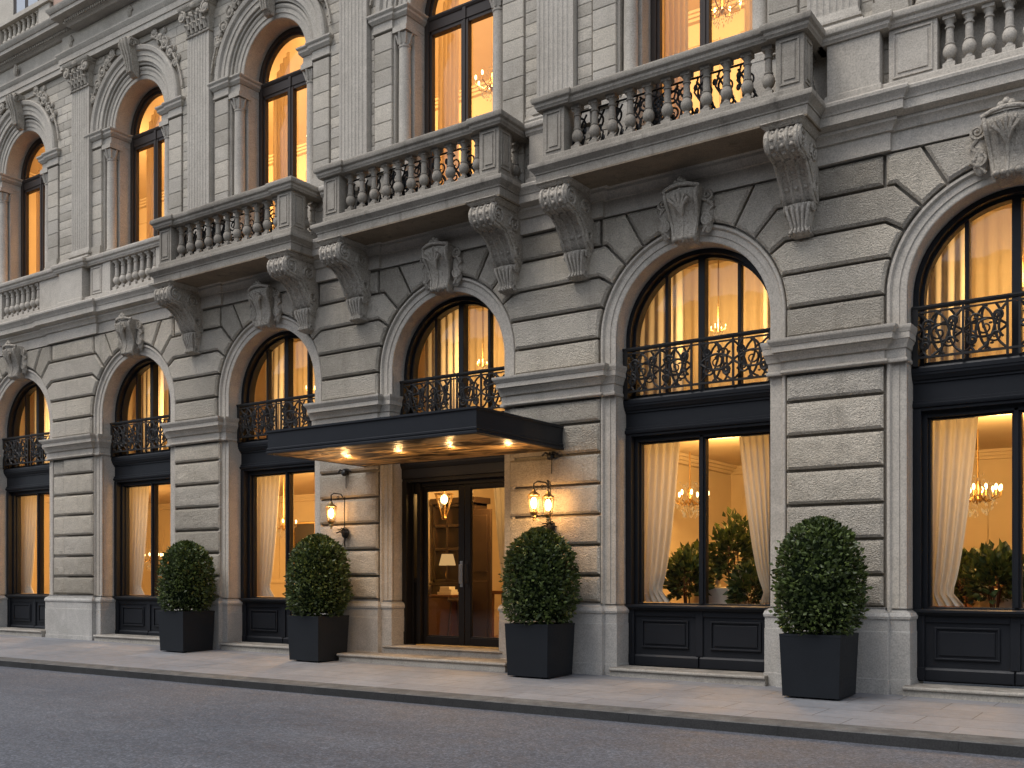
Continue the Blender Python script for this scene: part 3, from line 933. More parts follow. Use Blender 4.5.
for x in PIL:
    if p0 is None:
        p0 = obj('pilaster', pilaster_mb(), M['stone_up'], H, (x,0,0), smooth=20)
        obj('capital', capital_mb(), M['carved'], p0, (0,0,0), smooth=45)
    else: inst(p0, (x,0,0), H)
# tooled ashlar between pilaster and arch surround, block by block
for i, x in enumerate(PIL):
    for side in (-1,1):
        mb = MB(); mb.tint = .5
        ci = i-1 if side < 0 else i
        if not (0 <= ci < 6): 
            xa, xb = sorted((x+side*.30, x+side*1.2)); lim = None
        else:
            c = C[ci]; xa, xb = sorted((x+side*.30, c-side*1.405)); lim = c
        z = 6.66; k = 0
        while z < 11.38:
            z2 = min(z+.165, 11.41)
            if z2 > 9.66 and lim is not None:
                # above the impost: clip at the outer arch
                zz = min(max(z2, z)-ZU, 1.34)
                dz = max(z-ZU, 0)
                ext = 1.36 - math.sqrt(max(1.36**2 - dz*dz, .35**2))
                ax, bx_ = xa, xb
                if side > 0: bx_ = xb + .04 + ext if dz < 1.3 else c
                else: ax = xa - .04 - ext if dz < 1.3 else c
                if z < 9.95 and z2 > 9.66: ax, bx_ = xa, xb
                m_ = (ax+bx_)/2 + .08*((k%2)*2-1)
                if bx_-ax > .5:
                    mb.relief_block(ax, m_, z, z2, .03, -.03, k+i*3.7, g=.002, ch=.007, amp=.006, step=.09)
                    mb.relief_block(m_, bx_, z, z2, .03, -.03, k*2+i*3.7, g=.002, ch=.007, amp=.006, step=.09)
                else: mb.relief_block(ax, bx_, z, z2, .03, -.03, k+i*3.7, g=.002, ch=.007, amp=.006, step=.09)
            elif xb-xa > .06:
                mb.relief_block(xa, xb, z, z2, .03, -.025, k+i*3.7+side, g=.002, ch=.007, amp=.006, step=.08)
            z = z2; k += 1
        if xb-xa > .06:
            mb.plan_sweep([(0,7.345),(.055,7.345),(.055,7.52),(.075,7.53),(.08,7.55),(.03,7.58),(.045,7.62),(.02,7.67),(0,7.70)], [(xa,-.025),(xb,-.025)], caps=True)
        if mb.v: obj('ashlar_panel', mb, M['ashlar'], H, smooth=30)
# spandrel foliage and small upper keystones
def spandrel_mb(side):
    mb = MB()
    for s in (side,):
        rr = random.Random(5)
        for k, (a, r_) in enumerate(((28,1.42),(40,1.44),(50,1.47),(58,1.52),(65,1.55))):
            x, z = r_*math.cos(R(a)), ZU + r_*math.sin(R(a))
            mb.tube([(s*(x+px), -.075, z+pz) for px,pz in spiral(0,0,.075+.018*(k%3),1.7,1 if k%2 else -1,26,R(50*k))], .024, 6, .5)
            mb.blob((s*x,-.06,z),(.06,.05,.06),8,6)
            for q in range(4):
                mb.blob((s*(x+rr.uniform(-.12,.12)),-.05,z+rr.uniform(-.12,.12)),(.035,.04,.06),6,5)
        mb.tube([(s*1.46*math.cos(R(a)),-.07,ZU+1.46*math.sin(R(a))) for a in range(8,70,4)], .020, 5)
    return mb
def upper_key_mb():
    mb = MB(); secs = []
    for z, hw, d in ((11.36,.15,.26),(11.30,.155,.30),(11.18,.13,.27),(11.02,.105,.20),(10.88,.09,.17),(10.78,.085,.15),(10.70,.075,.06)):
        secs.append([(-hw,.0,z),(-hw,-d*.9,z),(-hw*.4,-d,z),(hw*.4,-d,z),(hw,-d*.9,z),(hw,.0,z)])
    mb.loft(secs)
    for x in (-.09,0,.09): mb.tube([(x*(1-.5*(11.33-z)/.6),-d-.005,z) for z,d in ((11.33,.29),(11.18,.27),(11.02,.205),(10.88,.175),(10.76,.15))], .02, 6)
    for s in (-1,1): mb.tube([(s*.16,-.2+y,11.25+z) for y,z in spiral(0,0,.08,1.8,1,24)], .018, 6, .6)
    return mb
for k_ in (spandrel_mb(-1), spandrel_mb(1), upper_key_mb()):
    o = obj('arch_ornament', k_, M['carved'], H, (C[0],0,0), smooth=45)
    for c in C[1:]: inst(o, (c,0,0))

# --- top entablature, attic -------------------------------------------
mb = MB()
mb.plan_sweep([(-.2,11.41),(.0,11.41),(.0,11.51),(.018,11.512),(.018,11.62),(.03,11.63),(.05,11.665),(.065,11.69),(.065,11.715),(-.1,11.72)], [(XL,-.10),(-9.75,-.10),(-9.75,-.16),(XR,-.16)])
mb.plan_sweep([(-.2,11.71),(.0,11.71),(.0,12.06),(-.2,12.06)], [(XL,-.07),(-9.72,-.07),(-9.72,-.13),(XR,-.13)])
obj('architrave', mb, M['stone_up'], H, smooth=30)
mb = MB()
cor = [(-.2,12.05),(.0,12.05),(.02,12.06),(.06,12.10),(.075,12.105),(.075,12.155),(.10,12.16),(.22,12.175),(.24,12.18),(.24,12.25),(.26,12.255),(.30,12.30),(.31,12.34),(-.1,12.36)]
mb.plan_sweep(cor, [(XL,-.10),(-9.22,-.10),(-9.22,-.30),(XR,-.30)])
k = XL
while k < XR:
    y = -.10 if k < -9.2 else -.30
    mb.box(k, k+.035, y-.11, y-.03, 12.108, 12.158); k += .07
obj('cornice', mb, M['stone_up'], H, smooth=30)
for c in C:
    for dx in (-1.9, 0):
        x = c+dx-.0; mb = MB()
        mb.tube([(x+px,-.15,11.89+pz) for px,pz in spiral(0,0,.09,1.5,1,20)], .016, 5, .6)
        mb.blob((x,-.14,11.90),(.06,.04,.13))
        obj('frieze_ornament', mb, M['carved'], H, smooth=45)
mb = MB()
mb.box(XL, -10.35, .05, .4, 12.36, 16.0); mb.box(-10.35, XR, .02, .4, 12.36, 16.0)
obj('attic_wall', mb, M['stone_up'], H)
mb = MB(); mb.box(-10.05,-9.42,-.12,.10,12.36,14.2); obj('attic_panel', mb, M['pink'], H, bevel=.005)
mb = MB(); mb.box(-9.38,-8.7,-.24,.10,12.36,14.2); mb.box(-9.45,-8.6,-.28,.1,12.36,12.50); obj('attic_pedestal', mb, M['stone_up'], H, bevel=.008)
mb = MB(); mb.tube([(-9.05+px,-.28,12.75+pz) for px,pz in spiral(0,0,.16,1.6,1,24)], .04, 6, .6); mb.blob((-9.05,-.26,12.8),(.14,.06,.2)); obj('attic_ornament', mb, M['carved'], H, smooth=45)
p = empty('attic_parapet', (.25,0,0), H)
mb = MB(); mb.box(-12.9,-10.35,-.20,.04,12.34,12.46); mb.box(-12.9,-10.3,-.22,.04,12.90,13.0); mb.box(-10.75,-10.35,-.17,.04,12.46,12.9)
mb.box(-12.9,-12.2,-.17,.04,12.46,12.9)
obj('pedestal', mb, M['stone_up'], p, bevel=.006)
for q in range(8):
    o = baluster(p, (-12.1+.175*q,-.09,12.46), M['stone']); o.scale = (.85,.85,.735)
mb = MB()
for x0, x1 in ((-12.15,-11.95),(-10.95,-10.75)): mb.box(x0,x1,-.02,.049,13.0,16)
obj('window_surround', mb, M['stone_up'], p, bevel=.008)
mb = MB(); mb.box(-11.94,-10.96,-.0,.048,12.9,16); obj('window', mb, M['wood'], p)
mb = MB(); mb.quad((-11.84,-.006,13.0),(-11.52,-.006,13.0),(-11.52,-.006,16),(-11.84,-.006,16)); mb.quad((-11.40,-.006,13.0),(-11.05,-.006,13.0),(-11.05,-.006,16),(-11.40,-.006,16))
def mirror():
    t = NT('attic_glass'); t.principled((.35,.37,.40), .06, None, 1.0); return t.mat
obj('pane', mb, mirror(), p)

# --- ground floor windows ----------------------------------------------
def ring_poly(mb, r0, r1, y0, y1, zs, zb, cx=0, seg=36):
    """Arched frame between radii, from y0 (front) to y1."""
    pr = [(r0-r1,y1),(r0-r1,y0),(0,y0),(0,y1)]
    mb.arch_sweep(pr, cx, zs, r1, zb, seg)
def window_frame_low():
    mb = MB(); w = HW-.004
    for s in (-1,1):
        a, b = sorted((s*w, s*(w-.085))); mb.box(a,b,.235,.50,.16,3.20)
        a, b = sorted((s*(w-.085), s*(w-.135))); mb.box(a,b,.33,.49,.93,3.20)
        a, b = sorted((s*(w-.135), s*(w-.16))); mb.box(a,b,.385,.47,.99,3.15)
    mb.box(-.047,.047,.36,.46,.985,3.15); mb.box(-.022,.022,.335,.361,.985,3.15)
    mb.box(-w+.10,w-.10,.335,.48,3.115,3.215)
    mb.box(-w+.165,w-.165,.39,.455,3.09,3.12)
    mb.box(-w+.10,w-.10,.36,.48,.925,.985)
    return mb
def window_sill():
    mb = MB(); w = HW-.003
    mb.plan_sweep([(-.1,.895),(.0,.895),(.012,.905),(.02,.92),(.035,.928),(.035,.952),(.02,.962),(-.2,.968)], [(-w-.02,.225),(w+.02,.225)])
    return mb
def window_apron():
    mb = MB(); w = HW-.006
    mb.box(-w,w,.285,.42,.15,.90)
    for s in (-1,1):
        a,b = sorted((s*w,s*(w-.12))); mb.box(a,b,.245,.30,.165,.897); mb.box(a-.006,b+.006,.228,.30,.165,.31)
    mb.box(-.05,.05,.262,.30,.31,.897)
    mb.plan_sweep([(-.05,.165),(0,.165),(0,.285),(-.006,.295),(-.02,.31),(-.05,.315)], [(-w+.12,.252),(-.01,.252)]); 
    mb.plan_sweep([(-.05,.165),(0,.165),(0,.285),(-.006,.295),(-.02,.31),(-.05,.315)], [(.01,.252),(w-.12,.252)])
    mb.box(-w+.12,-.05,.265,.30,.815,.897); mb.box(.05,w-.12,.265,.30,.815,.897)
    for xa, xb in ((-w+.12,-.05),(.05,w-.12)):
        m0 = .10
        a0, a1, b0, b1 = xa+m0, xb-m0, .40, .765
        t = .022
        for d, (p,q,r_,s_) in ((.022,(a0,a1,b0,b0+t)),(.022,(a0,a1,b1-t,b1)),(.022,(a0,a0+t,b0+t,b1-t)),(.022,(a1-t,a1,b0+t,b1-t))): mb.box(p,q,.285-d,.29,r_,s_)
        mb.box(a0+.05,a1-.05,.272,.29,b0+.05,b1-.05)
    return mb
def window_transom():
    mb = MB(); w = HW-.002
    mb.plan_sweep([(-.25,3.185),(-.012,3.185),(-.012,3.215),(.012,3.222),(.02,3.24),(.02,3.262),(.0,3.27),(.0,3.30),(-.02,3.306),(-.02,3.49),(.0,3.496),(.0,3.515),(.022,3.53),(.035,3.56),(.05,3.575),(.052,3.60),(.06,3.606),(.062,3.65),(.05,3.672),(-.25,3.68)], [(-w,.235),(w,.235)])
    return mb
def lunette_frame():
    mb = MB(); w = HW-.004
    ring_poly(mb, w-.06, w, .25, .50, ZS, 3.66)
    ring_poly(mb, w-.095, w-.059, .345, .47, ZS, 3.66)
    mb.box(-.045,.045,.335,.46,3.66,ZS+w-.05)
    for s in (-1,1):
        x = s*.50; mb.box(x-.022,x+.022,.36,.45,3.66,ZS+math.sqrt((w-.06)**2-.25))
    mb.box(-w+.1,w-.1,.35,.46,3.66,3.74)
    return mb
def railing_mb():
    mb = MB(); w = HW-.012; z0, z1 = 3.73, 4.31; y = .165
    mb.tube([(-w,y,z1),(w,y,z1)], .023, 8); mb.box(-w,w,y-.03,y+.03,z1+.005,z1+.025)
    mb.box(-w,w,y-.012,y+.012,z1-.058,z1-.040); mb.box(-w,w,y-.014,y+.014,z0+.02,z0+.045)
    for x in (-w+.015,-.50,-.06,.06,.50,w-.015): mb.box(x-.012,x+.012,y-.013,y+.013,z0-.04,z1)
    for x in (-w+.04, w-.04): mb.box(x-.028,x+.028,y-.02,y+.05,z0-.06,z1+.01)
    rr = random.Random(11)
    def seg(x0, x1, flip):
        W = x1-x0; zz0, zz1 = z0+.045, z1-.058; Hh = zz1-zz0; cx = (x0+x1)/2; cz = (zz0+zz1)/2
        T = lambda u, v: (x0 + (1-u if flip else u)*W, y, zz0+v*Hh)
        # crossing vines
        def bez(p, n=14):
            out = []
            for i in range(n+1):
                t = i/n; a = (1-t)**3; b = 3*t*(1-t)**2; c_ = 3*t*t*(1-t); d = t**3
                out.append(T(a*p[0][0]+b*p[1][0]+c_*p[2][0]+d*p[3][0], a*p[0][1]+b*p[1][1]+c_*p[2][1]+d*p[3][1]))
            return out
        C_ = [((0,0),(.5,.1),(.1,.9),(.55,1)),((0,1),(.5,.9),(.2,.2),(.62,0)),((1,0),(.55,.25),(.9,.7),(.45,1)),((1,1),(.6,.7),(.8,.2),(.35,0)),
              ((0,.5),(.3,.8),(.7,.75),(1,.5)),((0,.5),(.3,.2),(.7,.25),(1,.5)),((.25,0),(.0,.3),(.35,.5),(.1,.75)),((.75,1),(1.0,.7),(.65,.5),(.9,.25)),
              ((.5,0),(.75,.3),(.25,.6),(.5,1)),((.1,.2),(.3,.1),(.4,.4),(.2,.45)),((.9,.8),(.7,.9),(.6,.6),(.8,.55))]
        for p in C_: mb.tube(bez(p), .0150, 5)
        for (u,v,r,ph) in ((.27,.70,.07,20),(.73,.30,.07,200),(.5,.5,.09,80),(.22,.25,.06,140),(.78,.76,.06,300)):
            c3 = T(u,v)
            mb.tube([(c3[0]+(px if not flip else -px), y-.008, c3[2]+pz) for px,pz in spiral(0,0,r,1.4,1,18,R(ph))], .0125, 5, .7)
        for k in range(7):
            c3 = T(rr.uniform(.1,.9), rr.uniform(.1,.9)); mb.blob(c3, (.022,.010,.014), 6, 4)
    seg(-w+.03,-.50,False); seg(-.50,-.06,False); seg(.06,.50,True); seg(.50,w-.03,True)
    return mb
def pane_rect(x0,x1,y,z0,z1):
    mb = MB(); mb.quad((x0,y,z0),(x1,y,z0),(x1,y,z1),(x0,y,z1)); return mb
def pane_arch(y, r, zs, zb, seg=32):
    mb = MB()
    pts = [(-r,y,zb)] + [(-r*math.cos(math.pi*i/seg), y, zs+r*math.sin(math.pi*i/seg)) for i in range(seg+1)] + [(r,y,zb)]
    mb.add(pts, [tuple(range(len(pts)-1,-1,-1))]); return mb

first = None
for i, c in enumerate(C):
    if i == 3: continue
    if first is None:
        w_ = empty('shop_window', (c,0,0), H)
        obj('frame', window_frame_low(), M['frame'], w_, bevel=.004)
        obj('sill', window_sill(), M['frame'], w_, smooth=30)
        obj('apron_panel', window_apron(), M['panel'], w_, bevel=.004)
        obj('transom', window_transom(), M['frame'], w_, smooth=30)
        obj('pane', pane_rect(-.89,-.04,.425,.98,3.09), M['glass'], w_)
        obj('pane', pane_rect(.04,.89,.425,.98,3.09), M['glass'], w_)
        first = w_
    else: inst(first, (c,0,0), H)
lun = None
for i, c in enumerate(C):
    if lun is None:
        lun = empty('lunette_window', (c,0,0), H)
        obj('frame', lunette_frame(), M['frame'], lun, bevel=.004)
        obj('pane', pane_arch(.42, HW-.08, ZS, 3.7), M['glass'], lun)
        rail0 = obj('window_railing', railing_mb(), M['iron'], H, (c,0,0), smooth=45)
    else:
        inst(lun, (c,0,0), H); inst(rail0, (c,0,0), H)
# stone steps below the windows
for i, c in enumerate(C):
    if i == 3: continue
    mb = MB(); zz = ground_z(c,0)
    mb.box(-HW+.0,HW-.0,-.19,.40,zz-.12,zz+.065)
    mb.plan_sweep([(-.35,zz+.065),(.0,zz+.066),(.014,zz+.075),(.016,zz+.095),(.006,zz+.112),(-.35,zz+.118)], [(-HW+.0,-.20),(HW-.0,-.20)])
    obj('window_step', mb, M['step'], H, (c,0,0), bevel=.005)

# --- entrance -----------------------------------------------------------
c = C[3]
mb = MB()
zz = ground_z(c, -.4)
mb.box(-1.60,1.46,-.60,.9,zz-.15,zz+.075); mb.plan_sweep([(-.4,zz+.075),(.0,zz+.076),(.014,zz+.085),(.016,zz+.105),(.004,zz+.122),(-.4,zz+.126)], [(-1.61,.2),(-1.61,-.61),(1.47,-.61),(1.47,.2)])
mb.box(-1.09,1.09,-.17,.95,zz+.10,zz+.21); mb.plan_sweep([(-.3,zz+.20),(.0,zz+.201),(.012,zz+.21),(.012,zz+.228),(-.3,zz+.236)], [(-1.10,.2),(-1.10,-.18),(1.10,-.18),(1.10,.2)])
obj('entrance_step', mb, M['step'], H, (c,0,0), bevel=.005)
dz = zz + .236
ent_ = empty('entrance', (c,0,0), H)
mb = MB(); w = HW-.004
for s in (-1,1):
    a,b = sorted((s*w,s*(w-.085))); mb.box(a,b,.205,.50,dz,2.80); mb.box(a,b+.004,.19,.30,dz,dz+.20)
    a,b = sorted((s*(w-.085),s*(w-.12))); mb.box(a,b,.34,.48,dz,2.78)
    a,b = sorted((s*.86,s*.795)); mb.box(a,b,.345,.49,dz,2.78)
    a,b = sorted((s*(w-.12),s*.86)); mb.box(a,b,.39,.46,dz,dz+.98); mb.box(a,b,.37,.47,dz+.94,dz+1.02); mb.box(a,b,.37,.47,2.62,2.78)
    a,b = sorted((s*(w-.15),s*.89)); mb.box(a,b,.375,.40,dz+.28,dz+.85)
mb.plan_sweep([(-.3,2.78),(0,2.78),(.0,2.83),(.02,2.84),(.02,2.98),(.035,3.0),(.055,3.04),(.06,3.08),(-.3,3.09)], [(-w,.215),(w,.215)])
mb.box(-w+.09,w-.09,.38,.49,2.722,2.79)
mb.box(-w,w,.235,.50,3.07,3.68)
obj('door_frame', mb, M['doorwood'], ent_, bevel=.004)
for s in (-1,1):
    a,b = sorted((s*(w-.12),s*.86)); obj('sidelight_pane', pane_rect(a,b,.425,dz+1.0,2.63), M['glass'], ent_)
for s in (-1,1):
    d = empty('door_leaf', (0,0,0), ent_)
    mb = MB(); x0, x1 = (-.792,-.006) if s < 0 else (.006,.792)
    y0, y1 = .425, .475
    sl, sr = (.052,.105) if s < 0 else (.105,.052)
    mb.box(x0,x0+sl,y0,y1,dz,2.72); mb.box(x1-sr,x1,y0,y1,dz,2.72); mb.box(x0+sl,x1-sr,y0,y1,dz,dz+.12); mb.box(x0+sl,x1-sr,y0,y1,2.66,2.72)
    xi, xj = x0+sl, x1-sr
    for a,b_,c_,d_ in ((xi,xj,dz+.12,dz+.14),(xi,xj,2.64,2.66),(xi,xi+.015,dz+.14,2.64),(xj-.015,xj,dz+.14,2.64)): mb.box(a,b_,y0+.012,y1-.01,c_,d_)
    obj('frame', mb, M['doorwood'], d, bevel=.004)
    obj('pane', pane_rect(xi,xj,.455,dz+.13,2.65), M['glass'], d)
    mb = MB(); xh = -.055 if s < 0 else .055
    mb.tube([(xh,.425,1.24),(xh,.375,1.24),(xh,.37,1.29),(xh,.37,1.46),(xh,.375,1.51),(xh,.425,1.51)], .013, 8); mb.box(xh-.024,xh+.024,.415,.425,1.18,1.57)
    obj('handle', mb, M['silver'] if s < 0 else M['iron'], d, smooth=40)
# jambs lining between arch jamb and the recess
# canopy
can = thing('entrance_canopy', 'flat dark metal canopy with glowing bronze underside projecting above the entrance doors', 'canopy', (.185,0,3.03))
mb = MB(); x0, x1 = -1.815, 1.815; yf = -2.07; z0, z1 = .0, .325
pr = [(-.06,z0),(.0,z0),(.006,z0+.006),(.006,z0+.03),(-.008,z0+.042),(.0,z0+.055),(.0,z0+.075),(-.014,z0+.085),(-.014,z1-.045),(.0,z1-.035),(.006,z1-.03),(.006,z1-.004),(-.06,z1)]
mb.plan_sweep(pr, [(x0,-.115),(x0,yf),(x1,yf),(x1,-.115)])
mb.box(x0+.05,x1-.05,yf+.05,-.115,z1-.06,z1-.01)
obj('fascia', mb, M['canopy'], can, smooth=30)
mb = MB(); mb.box(x0+.03,x1-.03,yf+.03,-.112,z0+.004,z0+.05)
obj('soffit', mb, M['soffit'], can)
DL = [(-1.25,-1.1),(-.25,-1.1),(.65,-1.1),(1.38,-.8)]
for x, yd in DL:
    mb = MB(); mb.lathe([(.0,0),(.018,0),(.018,.006)], 0, 0, 16); dl = obj('downlight', mb, M['bulb'], can, (x,yd,z0-.004), smooth=30)
    mb = MB(); mb.lathe([(.019,0),(.030,0),(.030,.010),(.019,.010)], 0, 0, 18); obj('trim_ring', mb, M['brass'], dl, (0,0,-.003), smooth=30)
for x in (-1.98,1.82):
    mb = MB(); mb.tube([(x,-.13,2.97),(x,-.13,2.72)], .007, 6); mb.box(x-.03,x+.03,-.16,-.10,2.93,3.02)
    mb.tube([(x,-.16,2.97),(x-.06,-.2,3.0),(x-.13,-.16,2.97)], .014, 6); mb.tube([(x,-.16,2.97),(x+.06,-.2,3.0),(x+.13,-.16,2.97)], .014, 6); mb.blob((x,-.17,2.95),(.05,.04,.05))
    obj('wall_bracket', mb, M['iron'], can, (-.185,0,-3.03), smooth=40)

# --- rooms behind the windows -------------------------------------------
def room(x0,x1,y0,y1,z0,z1, cornice=True):
    mb = MB()
    mb.quad((x0,y1,z0),(x1,y1,z0),(x1,y1,z1),(x0,y1,z1))
    mb.quad((x0,y0,z0),(x0,y1,z0),(x0,y1,z1),(x0,y0,z1)); mb.quad((x1,y0,z0),(x1,y0,z1),(x1,y1,z1),(x1,y1,z0))
    mb.quad((x0,y0,z1),(x0,y1,z1),(x1,y1,z1),(x1,y0,z1))
    if cornice:
        for a in (.0,.05,.10): mb.box(x0,x1,y1-.20+a,y1-.003,z1-.05-a,z1-.002-a*.9)
        for a in (.0,.05,.10): mb.box(x0+.003,x0+.20-a,y0,y1-.2,z1-.05-a,z1-.002-a*.9)
        n = max(2, round((x1-x0)/1.3)); W = (x1-x0)/n
        for k in range(n):
            a, b = x0+W*k+.18, x0+W*(k+1)-.18
            for p,q,r_,s_ in ((a,b,z0+.9,z0+.93),(a,b,z1-.55,z1-.52),(a,a+.03,z0+.93,z1-.55),(b-.03,b,z0+.93,z1-.55)): mb.box(p,q,y1-.02,y1+.01,r_,s_)
        mb.box(x0,x1,y1-.035,y1+.01,z0+.78,z0+.83)
    mb.mi = 1; mb.quad((x0,y0,z0),(x1,y0,z0),(x1,y1,z0),(x0,y1,z0))
    obj('interior_room', mb, [M['room'], M['floor']], H)
def lamp(name, x, y, z, w, r=.12, col=(1,.56,.18)):
    l = bpy.data.lights.new(name, 'POINT'); l.energy = w; l.color = col; l.shadow_soft_size = r
    o = bpy.data.objects.new(name, l); COL.objects.link(o); o.location = (x,y,z); return o
for i, c in enumerate(C):
    a, b = edges[i]+.06, edges[i+1]-.06
    if i == 0: a = c-2.2
    if i == 5: b = c+2.0
    room(a, b, .50, 2.4, 3.58, 5.85, False)
room(XL, -2.42, .50, 6.0, .42, 3.36)
room(-2.36, 1.78, .50, 5.0, .20, 3.36)
room(1.84, XR, .50, 6.0, .42, 3.36)
room(XL, XR, .56, 5.0, 6.60, 11.3)
LOW, LUN, UPP = 245, 44, 520
for i, c in enumerate(C):
    lamp('room_fill_light', c-.3, 1.75, 2.85, LOW*(.8 if i == 3 else 1.0 if i > 3 else 1.1), .2)  # no fixture: added room light near the drapes, in place of the chandeliers
    l = bpy.data.lights.new('curtain_fill_light', 'AREA'); l.shape = 'DISK'; l.size = .35; l.energy = LUN*(1.0 if i > 2 else 1.35); l.color = (1,.58,.205)  # unseen disc facing away from the glass, added to light the lunette drapes
    o = bpy.data.objects.new('curtain_fill_light', l); COL.objects.link(o); o.location = (c, .58, 4.7); o.rotation_euler = Vector((0,-1,.05)).to_track_quat('Z','Y').to_euler()
    l = bpy.data.lights.new('room_fill_light', 'AREA'); l.shape = 'DISK'; l.size = .5; l.energy = UPP*(.42 if i > 1 else .62); l.color = (1,.575,.20)  # unseen disc aimed into the room, added so the reveals stay unlit
    o = bpy.data.objects.new('room_fill_light', l); COL.objects.link(o); o.location = (c, .95, 10.6); o.rotation_euler = Vector((0,-.85,.35)).to_track_quat('Z','Y').to_euler()

# --- curtains ------------------------------------------------------------
BAYN = ['at the far left edge','second from the left','just left of the canopy','above the entrance','between the two rightmost planters','at the far right edge']
UPN = ['at the far left edge','second from the left','above the leftmost balcony','above the middle balcony','above the rightmost balcony','at the far right edge']
def drape_mb(x_out, x_in, z0, z1, y, side, tie=None, folds=7, amp=.035, seed=0, clip=None):
    """Folded cloth hanging from z1 to z0; x_out is the fixed outer edge, x_in the inner edge at the top; tie: (z, width)."""
    mb = MB(); nx, nz = folds*8, 30; rr = random.Random(seed)
    ph = [rr.uniform(0,6.28) for _ in range(6)]
    W0 = abs(x_in-x_out)
    for k in range(nz+1):
        v = k/nz; z = z0 + (z1-z0)*v
        W = W0
        if tie:
            zt, wt = tie
            if z > zt:
                u = (z-zt)/(z1-zt); W = wt + (W0-wt)*(u**.62)
            else:
                u = (zt-z)/max(zt-z0,.01); W = wt*(1+.35*u)
        for i in range(nx+1):
            s = i/nx
            wob = .35*math.sin(2.2*v+ph[0]) 
            x = x_out + side*W*s
            yy = y + amp*(math.sin(2*math.pi*folds*s + ph[1] + wob) + .35*math.sin(4*math.pi*folds*s*.53+ph[2]+v*1.5))*(0.8+.4*(1-v))
            if tie and z < tie[0]+.35: yy = y + (yy-y)*(.6+.4*abs(z-tie[0])/.35)
            zc = z
            if clip: zc = min(z, clip(x))
            mb.v.append((x, yy, zc))
    for k in range(nz):
        for i in range(nx):
            a = k*(nx+1)+i
            mb.f.append([a,a+1,a+nx+2,a+nx+1]); mb.m.append(0)
    return mb
for i, c in enumerate(C):
    if i == 3: continue
    for s in (-1,1):
        wtop = .68 if s < 0 else .50; xo = 1.10 if s < 0 else .90
        o = obj('drape', drape_mb(c+s*xo, c+s*(xo-wtop), .99, 3.14, .60, -s, tie=(1.16,.40 if s < 0 else .16), folds=6, amp=.035, seed=i*3+s), M['curtain'], None, smooth=180)
        tag(o, 'cream tied curtain at %s of the ground floor window %s' % ('left' if s < 0 else 'right', BAYN[i]), 'curtain', 'tied back curtains in the ground floor windows')
for i, c in enumerate(C):
    lim = lambda x, c=c: ZS + math.sqrt(max((HW-.02)**2-(x-c)**2, .0001))
    for s in (-1,1):
        o = obj('drape', drape_mb(c+s*1.25, c+s*.56, 3.62, 5.56, 1.0, -s, folds=5, amp=.022, seed=50+i*3+s), M['curtain'], None, smooth=180)
        tag(o, 'amber outer drape at %s of the arched lunette %s' % ('left' if s < 0 else 'right', BAYN[i]), 'curtain', 'drapes in the arched lunettes')
        o = obj('drape', drape_mb(c+s*1.3, c+s*.0, 3.62, 5.7, 1.55, -s, folds=9, amp=.018, seed=90+i*3+s), M['sheer'], None, smooth=180)
        tag(o, 'pale sheer curtain %s of the middle bar in the lunette %s' % ('left' if s < 0 else 'right', BAYN[i]), 'curtain', 'drapes in the arched lunettes')
for i, c in enumerate(C):
    for s in (-1,1):
        lim = lambda x, c=c: ZU + math.sqrt(max(.80**2-(x-c)**2, .0001))
        o = obj('drape', drape_mb(c+s*.80, c+s*(.80-.40), 6.7, 10.6, .80, -s, folds=5, amp=.03, seed=130+i*3+s, clip=lim), M['sheer'], None, smooth=180)
        tag(o, 'long golden curtain at %s of the upper window %s' % ('left' if s < 0 else 'right', UPN[i]), 'curtain', 'long curtains in the upper windows')
o = obj('drape', drape_mb(C[3]+.70, C[3]+.25, dz, 2.85, .80, -1, tie=(1.25,.26), folds=5, amp=.03, seed=77), M['curtain'], None, smooth=180)
tag(o, 'beige curtain hanging behind the right entrance door leaf', 'curtain')

# --- upper windows -------------------------------------------------------
def upper_frame():
    mb = MB(); w = HU-.004
    ring_poly(mb, w-.075, w, .40, .54, ZU, 6.66)
    ring_poly(mb, w-.115, w-.074, .44, .52, ZU, 6.7)
    mb.plan_sweep([(-.1,9.66),(.0,9.66),(.0,9.71),(.015,9.715),(.015,9.86),(.03,9.87),(.045,9.90),(.045,9.925),(-.1,9.94)], [(-w+.07,.44),(w-.07,.44)])
    mb.box(-.065,.065,.425,.52,6.7,9.70); mb.box(-.02,.02,.41,.43,6.7,9.70)
    mb.box(-.03,.03,.405,.43,9.70,9.91)
    mb.box(-w+.07,w-.07,.45,.52,6.66,7.0)
    return mb
up = None
for i, c in enumerate(C):
    if up is None:
        up = empty('upper_window', (c,0,0), H)
        obj('frame', upper_frame(), M['wood'], up, bevel=.004)
        obj('pane', pane_rect(-.65,-.06,.49,6.98,9.70), M['glass_up'], up)
        obj('pane', pane_rect(.06,.65,.492,6.98,9.70), M['glass_up'], up)
        obj('fanlight_pane', pane_arch(.488, HU-.10, ZU, 9.92), M['glass_up'], up)
    else: inst(up, (c,0,0), H)

